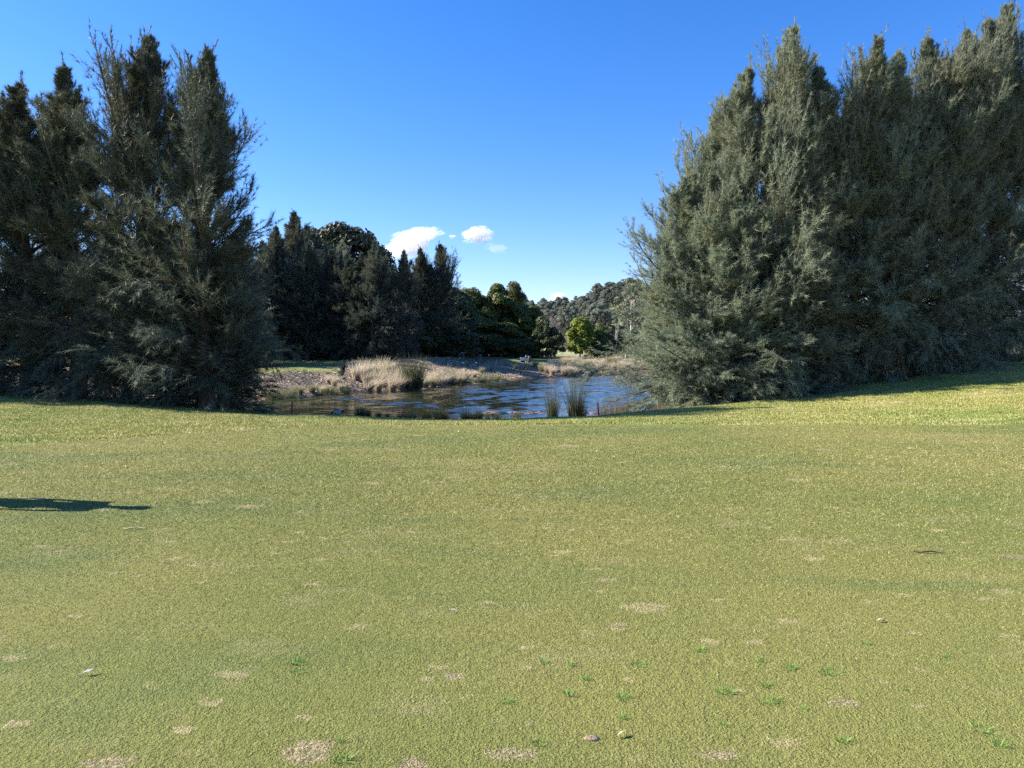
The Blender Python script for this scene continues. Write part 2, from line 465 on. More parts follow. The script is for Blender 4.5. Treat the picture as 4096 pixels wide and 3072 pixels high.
RIDGE_V = np.array([330, 324, 322, 322, 320, 319, 316, 315, 309, 303, 301, 303, 308, 316, 326], float)
def terrain(x, y):
    x = np.asarray(x, float); y = np.asarray(y, float); sh = x.shape
    xf, yf = x.ravel(), y.ravel()
    B = np.zeros(len(xf)); W = np.zeros(len(xf)); WS = np.zeros(len(xf))
    xc = np.clip(xf, -95, 95); yc = np.clip(yf, -10, 195)
    for (cx, cy, cz), w in zip(CTRL, _w): B += w * _phi(np.hypot(xc - cx, yc - cy))
    for cx, cy, cw in BW:
        k = 1.0 / (np.hypot(xf - cx, yf - cy) + 1.0) ** 3
        W += k * cw; WS += k
    W /= WS
    s = pond_sd(xf, yf)
    ramp = sstep(0, 1, s / W) * 0.45 + np.clip(s / W, 0, 1) * 0.55
    lip = 0.14 * sstep(0.0, 0.35, s) * sstep(30, 45, yf) + 0.03
    z0 = ZW + lip
    land = z0 + (B - z0) * ramp
    z = np.where(s > 0, land, ZW - np.minimum(1.2, 0.5 * -s) + 0.0)
    # undulation
    near = sstep(17, 24, yf)
    z += (vnoise(xf, yf, 0.9) - 0.5) * (0.015 + 0.05 * near) * (s > 0)
    z += ((vnoise(xf + 31, yf, 2.6) - 0.5) * 0.10 + (vnoise(xf + 11, yf + 5, 0.8) - 0.5) * 0.22) * sstep(36, 45, yf) * (s > 0) * sstep(0, 1.5, s) * (1 - sstep(72, 80, yf))
    # hills
    u = 512 + FPX * xf / np.maximum(yf, 60)
    zr = CAM_Z + (352 - np.interp(u, RIDGE_U, RIDGE_V)) / FPX * 450.0
    h = sstep(185, 455, yf)
    z = z * (1 - h) + (zr + (vnoise(xf, yf, 0.02) - 0.5) * 4) * h
    return z.reshape(sh)

gx = np.unique(np.round(np.concatenate([np.arange(-26, 26.01, 0.25), np.arange(26, 60, 1.0), -np.arange(26, 60, 1.0), np.geomspace(60, 800, 30), -np.geomspace(60, 800, 30)]), 4))
gy = np.unique(np.round(np.concatenate([np.arange(-30, -2, 2.0), np.arange(-2, 14, 0.25), np.arange(14, 34, 0.16), np.arange(34, 100, 0.4), np.arange(100, 200, 2.5), np.arange(200, 470, 6.0), np.geomspace(470, 900, 12)]), 4))
GX, GY = np.meshgrid(gx, gy, indexing='ij')
GZ = terrain(GX, GY)
GSD = pond_sd(GX.ravel(), GY.ravel()).reshape(GX.shape)
def _bil(A, x, y):
    x = np.asarray(x, float); y = np.asarray(y, float)
    i = np.clip(np.searchsorted(gx, x) - 1, 0, len(gx) - 2); j = np.clip(np.searchsorted(gy, y) - 1, 0, len(gy) - 2)
    fx = (x - gx[i]) / (gx[i + 1] - gx[i]); fy = (y - gy[j]) / (gy[j + 1] - gy[j])
    return (A[i, j] * (1 - fx) + A[i + 1, j] * fx) * (1 - fy) + (A[i, j + 1] * (1 - fx) + A[i + 1, j + 1] * fx) * fy
def gz(x, y): return _bil(GZ, x, y)
def gsd(x, y): return _bil(GSD, x, y)

def edge_y(x):    # far edge of the putting green
    x = np.asarray(x, float)
    return 16.2 + 0.25 * (vnoise(x, x * 0, 0.6) - 0.5) - 0.006 * np.minimum(x, 0) ** 2 * 0 + np.minimum(x + 3.5, 0) * 0.85
# zone of each face
cx = (GX[:-1, :-1] + GX[1:, 1:]) / 2; cy = (GY[:-1, :-1] + GY[1:, 1:]) / 2
csd = gsd(cx, cy)
jit = (vnoise(cx, cy, 1.2) - 0.5)
zone = np.full(cx.shape, 3)                                     # tee grass
zone[cy < edge_y(cx)] = 0                                       # putting green
tree_front = np.interp(cx, [-60, -26, -19, -14, -11, -9, 4, 6.5, 9.5, 14, 20, 30, 60], [28.5, 28, 26.8, 26, 25.2, 24.6, 26, 25.2, 26.0, 27.6, 29.6, 31, 33])
zone[(cy >= edge_y(cx)) & (cy < 34)] = 1                        # rough grass
lit = (cy > tree_front + jit * 1.0 + 0.4) & (cy < 37) & ((cx < -8.5) | (cx > 5.5))
zone[lit] = 4                                                   # needle litter under the trees
zone[(cy >= 24) & (cy < 34) & (csd < 1.0 + jit) & (cx > -12) & (cx < 8)] = 5     # bare bank at the near shore
bankw = np.interp(cy, [36, 44, 52, 60, 70, 80, 90], [4.6, 4.6, 5.6, 10, 15, 13, 5])
bankw = np.where(cx > 6, np.interp(cx, [6, 10, 16], [10, 7, 6]), bankw)
mul = (cy > 34) & (csd < bankw * (0.95 + 0.3 * jit)) & (csd < 17)
zone[mul] = 2                                                   # mulched bank
zone[(cy > 36) & (cx > 12) & (cy < 80) & (csd >= 0) & (cx > 10 + (cy - 36) * 0.4)] = 4
far_forest = (cy > 79 + jit * 3) & (cx < -4 + (cy - 79) * 0.35) & (cy < 130)
zone[far_forest] = 4
zone[(cy > 99) & (cx > 3) & (cy < 125)] = 4
zone[(cy >= 122)] = 6
zone[(cy >= 195)] = 7
zone[(cx < -19) & (cy > 34) & (cy < 60)] = 2
IDX = np.arange(len(gx) * len(gy)).reshape(len(gx), len(gy))
F_ALL = np.stack([IDX[:-1, :-1], IDX[1:, :-1], IDX[1:, 1:], IDX[:-1, 1:]], -1)
V_ALL = np.stack([GX, GY, GZ], -1).reshape(-1, 3)
for zi, (nm, mat) in enumerate([('putting_green', 'green'), ('rough_grass', 'rough'), ('mulched_bank', 'mulch'), ('tee_ground', 'tee'),
                                ('ground_under_trees', 'litter'), ('pond_bank', 'earth'), ('paddock', 'paddock'), ('hills', 'hill')]):
    F = F_ALL[zone == zi]
    if not len(F): continue
    used, inv = np.unique(F.ravel(), return_inverse=True)
    o = link(nm, mesh_np(nm, V_ALL[used], inv.reshape(-1, 4), [M[mat]], True))
    tag(o, kind='structure')

# ------------------------------------------------------------------ water
wx = np.arange(-22, 34, 0.125); wy = np.arange(25.5, 92, 0.125)
WX, WY = np.meshgrid(wx, wy, indexing='ij')
def waves(x, y):
    z = np.zeros_like(x); r = np.random.default_rng(5)
    wxx = x + 0.6 * (vnoise(x, y, 0.3) - 0.5); wyy = y + 0.8 * (vnoise(x + 7, y, 0.3) - 0.5)
    for i in range(12):
        if i < 7: lam = r.uniform(0.55, 0.85); th = radians(82) + r.normal(0, 0.16); a = 0.0062 * lam
        else: lam = r.uniform(0.28, 0.5); th = radians(80) + r.normal(0, 0.5); a = 0.004 * lam
        z += a * np.sin(2 * pi / lam * (wxx * cos(th) + wyy * sin(th)) + r.uniform(0, 6.28))
    return z * (0.72 + 0.5 * vnoise(x, y, 0.12))
WZ = ZW + waves(WX, WY)
wi = np.arange(WX.size).reshape(WX.shape)
WF = np.stack([wi[:-1, :-1], wi[1:, :-1], wi[1:, 1:], wi[:-1, 1:]], -1)
wsd = gsd((WX[:-1, :-1] + WX[1:, 1:]) / 2, (WY[:-1, :-1] + WY[1:, 1:]) / 2)
WF = WF[wsd < 0.8]
used, inv = np.unique(WF.ravel(), return_inverse=True)
o = link('water', mesh_np('water', np.stack([WX, WY, WZ], -1).reshape(-1, 3)[used], inv.reshape(-1, 4), [M['water']], True))
tag(o, kind='structure')

# floating red water fern: ragged sheets on the water
rng = np.random.default_rng(3)
fv, ff = [], []; nn = 0
def fern(cx_, cy_, rx, ry):
    global nn
    k = 26; a = np.linspace(0, 2 * pi, k, endpoint=False)
    r = 1 + 0.5 * (rng.random(k) - 0.5)
    top = np.stack([cx_ + rx * r * np.cos(a), cy_ + ry * r * np.sin(a), np.full(k, ZW + 0.022)], -1)
    bot = top.copy(); bot[:, 2] -= 0.03
    fv.append(np.concatenate([top, bot, [[cx_, cy_, ZW + 0.024]]]))
    for i in range(k):
        j = (i + 1) % k
        ff.append((nn + 2 * k, nn + i, nn + j)); ff.append((nn + i, nn + k + i, nn + j)); ff.append((nn + j, nn + k + i, nn + k + j))
    nn += 2 * k + 1
for (u, v, rx, ry) in [(508, 412.3, 0.9, 0.3), (527, 412.8, 0.6, 0.25), (541, 414.2, 0.5, 0.18), (590, 412.8, 0.6, 0.25), (492, 413.4, 0.4, 0.2)]:
    r_ = ray(u, v); k_ = (ZW - CAM_Z) / r_[2]
    for q in range(9):
        e_ = rng.normal(size=2) * 0.55; fern(r_[0] * k_ + e_[0] * rx, k_ * r_[1] + e_[1] * ry * 1.6, rx * rng.uniform(0.08, 0.38), ry * rng.uniform(0.08, 0.3))
# thin broken rim along the far shore
for i in range(12, 22):
    A, B_ = POND[i], POND[(i + 1) % len(POND)]
    L = np.hypot(*(B_ - A)); m = int(L / 0.8)
    for q in range(m):
        if rng.random() < 0.6: continue
        p_ = A + (B_ - A) * (q + rng.random()) / m
        for tr in range(12):
            s_ = float(gsd(p_[0], p_[1]))
            if -0.5 < s_ < -0.1: break
            c_ = np.array((8.0, 62.0)); p_ = p_ + (0.15 if s_ > -0.1 else -0.15) * (c_ - p_) / np.linalg.norm(c_ - p_)
        fern(p_[0], p_[1], rng.uniform(0.3, 0.9), rng.uniform(0.12, 0.3))
o = link('floating_fern', mesh_np('floating_fern', np.concatenate(fv), np.array(ff), [M['azolla']]))
tag(o, 'rust pink floating water fern in ragged rafts on the pond', 'water plants', kind='stuff')

# ------------------------------------------------------------------ plant generators
def needles(rng, pts, dirs, n, l0, l1, width, spread, droop, scl=None):
    P = np.repeat(pts, n, 0); D = np.repeat(dirs, n, 0) + rng.normal(0, spread, (len(pts) * n, 3))
    if scl is not None: D = np.repeat(dirs, n, 0) + (D - np.repeat(dirs, n, 0)) * np.repeat(scl, n)[:, None]
    D[:, 2] -= droop; D = norm(D)
    L = rng.uniform(l0, l1, (len(P), 1))
    if scl is not None: L = L * np.repeat(0.35 + 0.65 * scl, n)[:, None]
    S = norm(np.cross(D, rng.normal(size=(len(P), 3)))) * (width / 2)
    P = P + D * L * rng.uniform(-0.25, 0.1, (len(P), 1))
    V = np.stack([P - S, P + S, P + D * L], 1).reshape(-1, 3)
    base = np.repeat(rng.random(len(pts)), n) * 0.55 + rng.random(len(P)) * 0.45
    return V, np.repeat(base, 3)

def paths(rng, start, az, el, L, K, curl, wob=0.05):
    """curved branch paths: elevation changes by curl (radians) from root to tip"""
    N = len(start); P = np.zeros((N, K, 3)); P[:, 0] = start
    a = az.copy(); e = el.copy()
    for k in range(1, K):
        d = np.stack([np.cos(e) * np.cos(a), np.cos(e) * np.sin(a), np.sin(e)], -1)
        P[:, k] = P[:, k - 1] + d * (L / (K - 1))[:, None]
        e = e + curl / (K - 1) + rng.normal(0, wob, N); a = a + rng.normal(0, wob * 1.5, N)
    return P
def along(P, u):
    """points and tangents at parameter u (N,M) of paths P (N,K,3)"""
    K = P.shape[1]; f = np.clip(u, 0, 0.9999) * (K - 1); i = f.astype(int); w = (f - i)[..., None]
    n = np.arange(len(P))[:, None]
    A = P[n, i]; B = P[n, i + 1]
    return A * (1 - w) + B * w, norm(B - A)

def casuarina(seed, H=12.5, R=3.0, h0=1.0, nP=120, nS=9, tuft=9, nspire=4, width=0.013, mat='needle', low_droop=True, skirt=1.0):
    rng = np.random.default_rng(seed)
    # trunk
    K = 14; zt = np.linspace(0, 1, K)
    wob = np.cumsum(rng.normal(0, 0.10, (K, 2)), 0) * np.minimum(zt * 3, 1)[:, None]
    wob -= zt[:, None] * wob[-1] * 0.5
    TR = np.concatenate([wob, (zt * H * 0.97)[:, None]], 1)[None]
    TRr = (0.018 * H * (1 - zt) ** 0.9 + 0.012)[None]; TRr[0, 0] *= 1.3
    # limbs
    t = np.sort(np.where(rng.random(nP) < 0.86, rng.random(nP) ** 1.05, rng.uniform(0.5, 1.0, nP)))
    h = h0 + (H * 0.945 - h0) * t
    az = np.arange(nP) * 2.39996 + rng.normal(0, 0.5, nP)
    lob = 0.82 + 0.28 * np.sin(az * 2 + rng.uniform(0, 6)) * rng.random()
    prof = (1 - t) ** 1.0 * np.minimum(1, 0.75 * skirt + 1.6 * t) + 0.03
    el = radians(2) + radians(66) * t ** 0.75 + rng.normal(0, radians(11), nP)
    curl = np.where(t < 0.13, radians(-38 if low_droop else 5), np.where(t < 0.45, rng.uniform(radians(-32), radians(26), nP), radians(22))) + rng.normal(0, radians(12), nP)
    L = R * prof * np.where(rng.random(nP) < 0.14 + 0.22 * (t > 0.5), rng.uniform(1.0, 1.45, nP), rng.uniform(0.5, 1.1, nP)) * lob / np.maximum(np.cos(el + curl * 0.5), 0.42)
    L = np.minimum(L, 1.3 * R)
    L = np.minimum(L, (H * 0.97 - h) * 0.8 + 0.14)
    st, _ = along(TR, (h / (H * 0.97))[None])
    P = paths(rng, st[0], az, el, L, 8, curl)
    rr = (0.013 + 0.011 * L)[:, None] * np.linspace(1, 0.22, 8)
    # upright secondary leaders that make the ragged spires
    ns = nspire; ts = rng.uniform(0.40, 0.75, ns); azs = rng.uniform(0, 6.28, ns)
    s2, _ = along(TR, ts[None])
    Ls = (rng.uniform(0.66, 0.95, ns) - ts) * H
    Ps = paths(rng, s2[0], azs, np.full(ns, radians(62)) + rng.normal(0, 0.1, ns), Ls, 8, np.full(ns, radians(32)), 0.03)
    rs = np.full((ns, 1), 0.042) * np.linspace(1, 0.06, 8)
    lead_u = np.linspace(0.35, 1.0, 8)
    lp, _ = along(TR, lead_u[None]); Pl = lp; rl = np.full((1, 8), 0.004)
    allP = np.concatenate([P, Ps, Pl]); allL = np.concatenate([L, Ls * 0.6, [H * 0.3]]); allt = np.concatenate([t, ts * 0 + 0.9, [0.95]])
    # branchlets
    N = len(allP)
    u = rng.uniform(0.0, 1.0, (N, nS)); ulo = np.clip(0.24 - 0.3 * (allt - 0.45), 0.06, 0.24)[:, None]; u = ulo + (1 - ulo) * u
    u[:, 0] = 0.99
    B, T = along(allP, u)
    extra = 1
    u2 = rng.uniform(0.1, 1.0, (ns + 1, nS * extra)); B2, T2 = along(allP[-(ns + 1):], u2)
    ax = norm(rng.normal(size=B.shape)); d = norm(T + 0.75 * (ax - T * np.sum(ax * T, -1, keepdims=True)) + np.array([0, 0, 0.16]))
    ax2 = norm(rng.normal(size=B2.shape)); d2 = norm(T2 + 0.55 * (ax2 - T2 * np.sum(ax2 * T2, -1, keepdims=True)) + np.array([0, 0, 0.3]))
    sl = np.clip((0.2 + 0.5 * (1 - u)) * allL[:, None], 0.22, 1.15) * (1 - 0.45 * sstep(0.55, 0.95, allt))[:, None] * rng.uniform(0.7, 1.25, u.shape)
    sl2 = rng.uniform(0.7, 1.2, B2.shape[:2]) * (0.12 + 0.42 * (1 - u2))
    lowm = np.repeat(allt[:, None], nS, 1) < 0.2
    b0 = np.concatenate([B.reshape(-1, 3), B2.reshape(-1, 3)]); dd = np.concatenate([d.reshape(-1, 3), d2.reshape(-1, 3)])
    ll = np.concatenate([sl.ravel(), sl2.ravel()]); lw = np.concatenate([lowm.ravel(), np.zeros(sl2.size, bool)])
    cu = np.where(lw, radians(-45), radians(18)) + rng.normal(0, 0.2, len(lw))
    SP = paths(rng, b0, np.arctan2(dd[:, 1], dd[:, 0]), np.arcsin(np.clip(dd[:, 2], -1, 1)), ll, 4, cu, 0.08)
    SR = np.full((len(SP), 1), 0.0045) * np.linspace(1, 0.5, 4)
    # woody mesh
    v1, f1 = tubes(TR, TRr, 9); v2, f2 = tubes(P, rr, 5); v3, f3 = tubes(Ps, rs, 6); v4, f4 = tubes(SP, SR, 3)
    f2 = f2 + len(v1); f3 = f3 + len(v1) + len(v2); f4 = f4 + len(v1) + len(v2) + len(v3)
    wood = mesh_np('trunk', np.concatenate([v1, v2, v3, v4]), np.concatenate([f1, f2, f3, f4]), [M['bark'], M['twig_green']], True, None, [0] * (len(f1) + len(f2) + len(f3)) + [1] * len(f4))
    # needles
    m = 7
    uu = np.tile(np.linspace(0.15, 1.0, m), (len(SP), 1)) + rng.normal(0, 0.05, (len(SP), m))
    p1, t1 = along(SP, np.clip(uu, 0, 1))
    pu = rng.uniform(0.55, 1.0, (N, 10)); pu[-(ns + 1):] = np.linspace(0.6, 1.0, 10); p2, t2 = along(allP, pu)
    pts = np.concatenate([p1.reshape(-1, 3), p2.reshape(-1, 3)]); drs = np.concatenate([t1.reshape(-1, 3), t2.reshape(-1, 3)])
    u3 = np.tile(np.linspace(0.72, 1.0, 22), (ns + 1, 1)); p3, t3 = along(allP[-(ns + 1):], u3); pts = np.concatenate([pts, p3.reshape(-1, 3)]); drs = np.concatenate([drs, t3.reshape(-1, 3)])
    hh = np.clip(pts[:, 2] / H, 0, 1)
    drp = np.where(rng.random(len(pts)) < 0.5, 0.25, 0.02) * (1 - hh)
    sA = np.ones((len(SP), m)); sA[-(ns + 1) * nS * extra:] = (0.5 + 0.5 * np.clip((1 - u2.ravel()) * 2.2, 0, 1))[:, None]
    sB = np.ones((N, 10)); sB[-(ns + 1):] = 0.5 + 0.5 * np.clip((1 - pu[-(ns + 1):]) * 2.5, 0, 1)
    scl = np.minimum(np.concatenate([sA.ravel(), sB.ravel(), (0.5 + 0.5 * np.clip((1 - u3.ravel()) * 3, 0, 1))]), np.clip((H * 0.975 - pts[:, 2]) / (0.12 * H), 0.5, 1))
    V, rv = needles(rng, pts, drs * 0.95, tuft, 0.12, 0.30, width, 0.55, 0.0, scl)
    V = V.reshape(-1, 3, 3); V[:, 2, 2] -= np.repeat(drp, tuft) * 0.25; V = V.reshape(-1, 3)
    crown = mesh_np('crown', V, np.arange(len(V)).reshape(-1, 3), [M[mat]], False, rv)
    return wood, crown

def broadleaf(seed, H, W, trunk_h, ncl, nleaf, leaf, mat, bark='bark', rc=(0.14, 0.24), flat=1.0, shape=2.0, inner=0.35):
    rng = np.random.default_rng(seed)
    ch = H - trunk_h
    a = rng.uniform(0, 6.28, ncl); zt = rng.random(ncl) ** 0.9
    rmax = (1 - np.abs(zt * 1.9 - 0.75) ** shape * 0.62).clip(0.12)
    r = rmax * np.sqrt(rng.uniform(inner, 1, ncl)) * (0.85 + 0.3 * rng.random())
    C = np.stack([np.cos(a) * r * W / 2, np.sin(a) * r * W / 2, trunk_h + ch * (0.06 + 0.88 * zt)], -1)
    R = W * rng.uniform(rc[0], rc[1], ncl)
    nl = np.maximum((nleaf * (R / R.mean()) ** 2).astype(int), 8)
    ci = np.repeat(np.arange(ncl), nl); n = len(ci)
    D = norm(rng.normal(size=(n, 3))); D[:, 2] = np.where(D[:, 2] < -0.25, -D[:, 2], D[:, 2])
    rad = R[ci] * rng.uniform(0.55, 1.08, n) ** 0.7
    P = C[ci] + D * rad[:, None] * np.array([1, 1, 0.8 * flat])
    N = norm(D + rng.normal(0, 0.55, (n, 3)) + np.array([0, 0, 0.3]))
    A = norm(np.cross(N, rng.normal(size=(n, 3)))); B = np.cross(N, A)
    s = leaf * rng.uniform(0.6, 1.3, (n, 1))
    V = np.stack([P - A * s, P - B * s * 0.45, P + A * s, P + B * s * 0.45], 1).reshape(-1, 3)
    rv = np.repeat(0.5 * rng.random(ncl)[ci] + 0.5 * rng.random(n), 4)
    crown = mesh_np('crown', V, np.arange(len(V)).reshape(-1, 4), [M[mat]], False, rv)
    # trunk and limbs
    K = 8; zt = np.linspace(0, 1, K)
    wob = np.cumsum(rng.normal(0, 0.02 * H / 8, (K, 2)), 0)
    TR = np.concatenate([wob, (zt * (trunk_h + ch * 0.7))[:, None]], 1)[None]
    TRr = (0.022 * H * (1 - zt * 0.85))[None]; TRr[0, 0] *= 1.3
    v1, f1 = tubes(TR, TRr, 8)
    u0 = np.clip((C[:, 2] - ch * 0.35) / (trunk_h + ch * 0.7), 0.3, 0.95)
    b0, _ = along(TR, u0[None]); b0 = b0[0]
    tt = np.linspace(0, 1, 5)[None, :, None]
    mid = (b0 + C) / 2 + rng.normal(0, 0.03 * W, b0.shape); mid[:, 2] -= 0.04 * H
    LP = b0[:, None] * (1 - tt) ** 2 + 2 * mid[:, None] * tt * (1 - tt) + C[:, None] * tt ** 2
    LR = np.full((ncl, 1), 0.006 * H) * np.linspace(1, 0.3, 5)
    v2, f2 = tubes(LP, LR, 5)
    wood = mesh_np('trunk', np.concatenate([v1, v2]), np.concatenate([f1, f2 + len(v1)]), [M[bark]], True)
    return wood, crown

def bare_tree(seed, H, R, nP, mat):
    rng = np.random.default_rng(seed)
    K = 8; zt = np.linspace(0, 1, K)
    TR = np.concatenate([np.cumsum(rng.normal(0, 0.05 * H / 6, (K, 2)), 0), (zt * H * 0.75)[:, None]], 1)[None]
    v1, f1 = tubes(TR, (0.016 * H * (1 - 0.8 * zt))[None], 7)
    u0 = rng.uniform(0.15, 1, nP); b0, _ = along(TR, u0[None])
    L = R * rng.uniform(0.7, 1.3, nP) * (1.15 - 0.5 * u0)
    P = paths(rng, b0[0], rng.uniform(0, 6.28, nP), rng.uniform(0.3, 1.1, nP), L, 7, np.full(nP, 0.5), 0.16)
    v2, f2 = tubes(P, (0.012 * L)[:, None] * np.linspace(1, 0.3, 7), 5)
    m = 14; B, T = along(P, rng.uniform(0.2, 1, (nP, m)))
    d = norm(T.reshape(-1, 3) + rng.normal(0, 0.6, (nP * m, 3)) + np.array([0, 0, 0.3]))
    S = paths(rng, B.reshape(-1, 3), np.arctan2(d[:, 1], d[:, 0]), np.arcsin(d[:, 2].clip(-1, 1)), np.repeat(L, m) * rng.uniform(0.25, 0.5, nP * m), 5, np.full(nP * m, 0.3), 0.2)
    v3, f3 = tubes(S, np.full((len(S), 1), 0.0022 * H) * np.linspace(1, 0.4, 5), 3)
    w = mesh_np('trunk', np.concatenate([v1, v2]), np.concatenate([f1, f2 + len(v1)]), [M[mat]], True)
    c = mesh_np('crown', v3, f3, [M[mat]], True)
    return w, c

def blades_mesh(name, seed, n, base_r, h0, h1, lean, wind, width, mat, segs=3, upright=0.0):
    rng = np.random.default_rng(seed)
    a = rng.uniform(0, 6.28, n); r = base_r * np.sqrt(rng.random(n))
    P = np.stack([np.cos(a) * r, np.sin(a) * r, np.full(n, -0.03)], -1)
    H = rng.uniform(h0, h1, n)
    out = np.stack([np.cos(a), np.sin(a)], -1) * (lean * rng.uniform(0.1, 1.1, n) * (1 - upright))[:, None] + rng.normal(0, 0.10, (n, 2))
    out += np.array(wind) * rng.uniform(0.4, 1.2, (n, 1))
    side = rng.uniform(0, 6.28, n); S = np.stack([np.cos(side), np.sin(side), np.zeros(n)], -1) * width / 2
    pts = []
    for k in range(segs + 1):
        f = k / segs
        q = P.copy(); q[:, :2] += out * H[:, None] * (0.25 * f + 0.75 * f * f)
        q[:, 2] += H * (f - 0.28 * f * f * np.minimum(1, np.linalg.norm(out, axis=1)))
        w = (1 - 0.92 * f)
        pts.append(np.stack([q - S * w, q + S * w], 1))
    V = np.stack(pts, 1).reshape(-1, 3)
    idx = np.arange(n * (segs + 1) * 2).reshape(n, segs + 1, 2)
    F = np.stack([idx[:, :-1, 0], idx[:, :-1, 1], idx[:, 1:, 1], idx[:, 1:, 0]], -1).reshape(-1, 4)
    rv = np.repeat(rng.random(n), (segs + 1) * 2)
    return mesh_np(name, V, F, [M[mat]], False, rv)

def plant_tree(name, pair, loc, scale, rz, label, cat='tree', group=None, lean=(0, 0)):
    r = empty(name, loc, rz)
    r.rotation_mode = 'ZYX'; r.rotation_euler = (lean[0], lean[1], rz)
    w = link('trunk', pair[0], r); c = link('crown', pair[1], r)
    r.scale = scale
    tag(r, label, cat, group)
    return r

# ------------------------------------------------------------------ near casuarinas
CAS = [casuarina(11, 12.5, 3.1, 0.6, 250, 15, 9, 5),
       casuarina(12, 12.5, 2.9, 0.6, 240, 15, 9, 4),
       casuarina(13, 12.5, 3.5, 0.7, 250, 15, 9, 8),
       casuarina(14, 12.5, 3.3, 0.2, 265, 15, 9, 4, mat='needle_sunlit', skirt=1.5),
       casuarina(15, 12.5, 3.6, 0.1, 270, 15, 10, 4, mat='needle_sunlit', skirt=1.6),
       casuarina(16, 12.5, 2.7, 0.4, 240, 15, 9, 3, mat='needle_sunlit')]
CH = 12.5 * 0.975
def near_tree(u, d, vtop, var, wscale, rz, label, group, lean=(0, 0), mat=None):
    if u < 250: d -= 0.8; wscale *= 1.06
    elif u > 800: d -= 0.9
    x = px_x(u, d); z = float(gz(x, d)) - 0.05
    H = px_z(vtop, d) - z
    s = H / CH; x -= lean[1] * H * 0.8
    r = plant_tree('casuarina_tree', CAS[var], (x, d, z), (wscale, wscale, s), rz, label, 'tree', group, lean)
    if mat:
        for c in r.children:
            if c.name.startswith('crown'): c.material_slots[0].link = 'OBJECT'; c.material_slots[0].material = M[mat]
    return r

GL = 'casuarinas in the row on the left'
for u, d, vt, var, ws, rz, lab in [
        (-16, 27.8, 88, 1, 1.0, 0.4, 'cut off casuarina at the left edge of the photo, only its ragged right side showing'),
        (30, 27.2, 82, 5, 1.15, 2.1, 'slim casuarina second from the left edge, short of the broad tree beside it'),
        (76, 26.9, 64, 1, 1.1, 1.0, 'casuarina with a bushy leaning spire, between the slim left one and the broad tall one'),
        (134, 26.2, 35, 2, 1.0, 0.2, 'broadest and tallest casuarina of the left row, with a many pointed flat crown'),
        (206, 25.3, 47, 0, 1.06, 1.9, 'dark casuarina at the pond end of the left row, with long rising side boughs'),
        (222, 25.8, 262, 3, 0.78, 0.9, 'low dark casuarina at the foot of the last tall one of the left row'),
        (172, 25.9, 240, 3, 0.9, 2.4, 'low dark casuarina between the broad tree and the last tall one on the left')]:
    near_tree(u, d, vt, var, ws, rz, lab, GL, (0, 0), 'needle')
# the same row runs on past the frame and shades the trees that show
for x_, d_, H_, var, ws, rz in [(-23.6, 25.9, 12.6, 2, 1.0, 2.7), (-28.5, 25.6, 12.2, 0, 1.1, 0.9), (-34.0, 25.6, 12.8, 1, 1.2, 1.9), (-39.0, 25.6, 12.4, 2, 1.0, 4.0)]:
    z_ = float(gz(x_, d_)) - 0.05
    plant_tree('casuarina_tree', CAS[var], (x_, d_, z_), (ws, ws, H_ / CH), rz, 'tall casuarina further along the left row, beyond the left edge of the photo', 'tree', 'casuarinas beyond the left edge')

GR = 'casuarinas in the row on the right'
for u, d, vt, var, ws, rz, lean, lab in [
        (693, 26.6, 172, 4, 0.93, 0.3, (0, 0), 'low bushy casuarina overhanging the water at the pond end of the right row'),
        (683, 27.2, 226, 3, 0.68, 4.0, (0, 0), 'smallest casuarina of the right row, leaning its boughs low over the pond'),
        (733, 25.9, 196, 3, 0.95, 5.2, (0, 0), 'bushy pale green casuarina standing in front of the thin spired one in the right row'),
        (800, 26.6, 205, 4, 0.85, 1.7, (0, 0), 'low leafy casuarina in front of the tall pointed one, above the bright red stake'),
        (716, 28.0, 112, 3, 0.9, 2.2, (0, 0), 'medium casuarina stepping up behind the low bushy one by the pond'),
        (745, 27.0, 66, 5, 1.12, 1.1, (0, 0), 'thin spired casuarina just left of the tall pointed one in the right row'),
        (782, 27.0, 25, 3, 1.0, 0.0, (0, 0), 'tall pointed casuarina rising alone left of the gap in the right row'),
        (806, 28.2, 64, 5, 1.1, 3.2, (0, 0), 'brownish short spire close against the right side of the tall pointed casuarina'),
        (838, 29.2, 96, 1, 1.1, 4.1, (0, 0), 'low shouldered casuarina filling the gap in the right row skyline'),
        (862, 28.2, 37, 0, 1.0, 0.8, (0, 0), 'casuarina with a feathery twin tip, first past the skyline gap on the right'),
        (888, 28.8, 53, 1, 1.1, 2.5, (0, 0), 'casuarina with a rounded olive top, between the feathery twin tip and the golden tips'),
        (922, 28.6, 30, 2, 0.95, 1.4, (0, 0), 'casuarina with golden tips on its left shoulder in the right row'),
        (952, 29.2, 28, 4, 0.9, 5.0, (0, 0), 'full casuarina behind the golden tipped one in the right row'),
        (984, 29.6, 18, 0, 1.0, 3.6, (0, 0), 'casuarina with bare pale stems showing, next to the tree at the right edge'),
        (1012, 30.0, 2, 2, 0.95, 2.9, (0, 0), 'highest casuarina at the right edge, its spire touching the top of the photo'),
        (1046, 30.2, 40, 1, 1.2, 0.5, (0, 0), 'casuarina cut off by the right edge, only its left boughs showing')]:
    near_tree(u, d, vt, var, ws, rz, lab, GR, (0, 0.012 + 0.04 * min(1, max(0, (u - 700) / 100))), 'needle_sunlit')

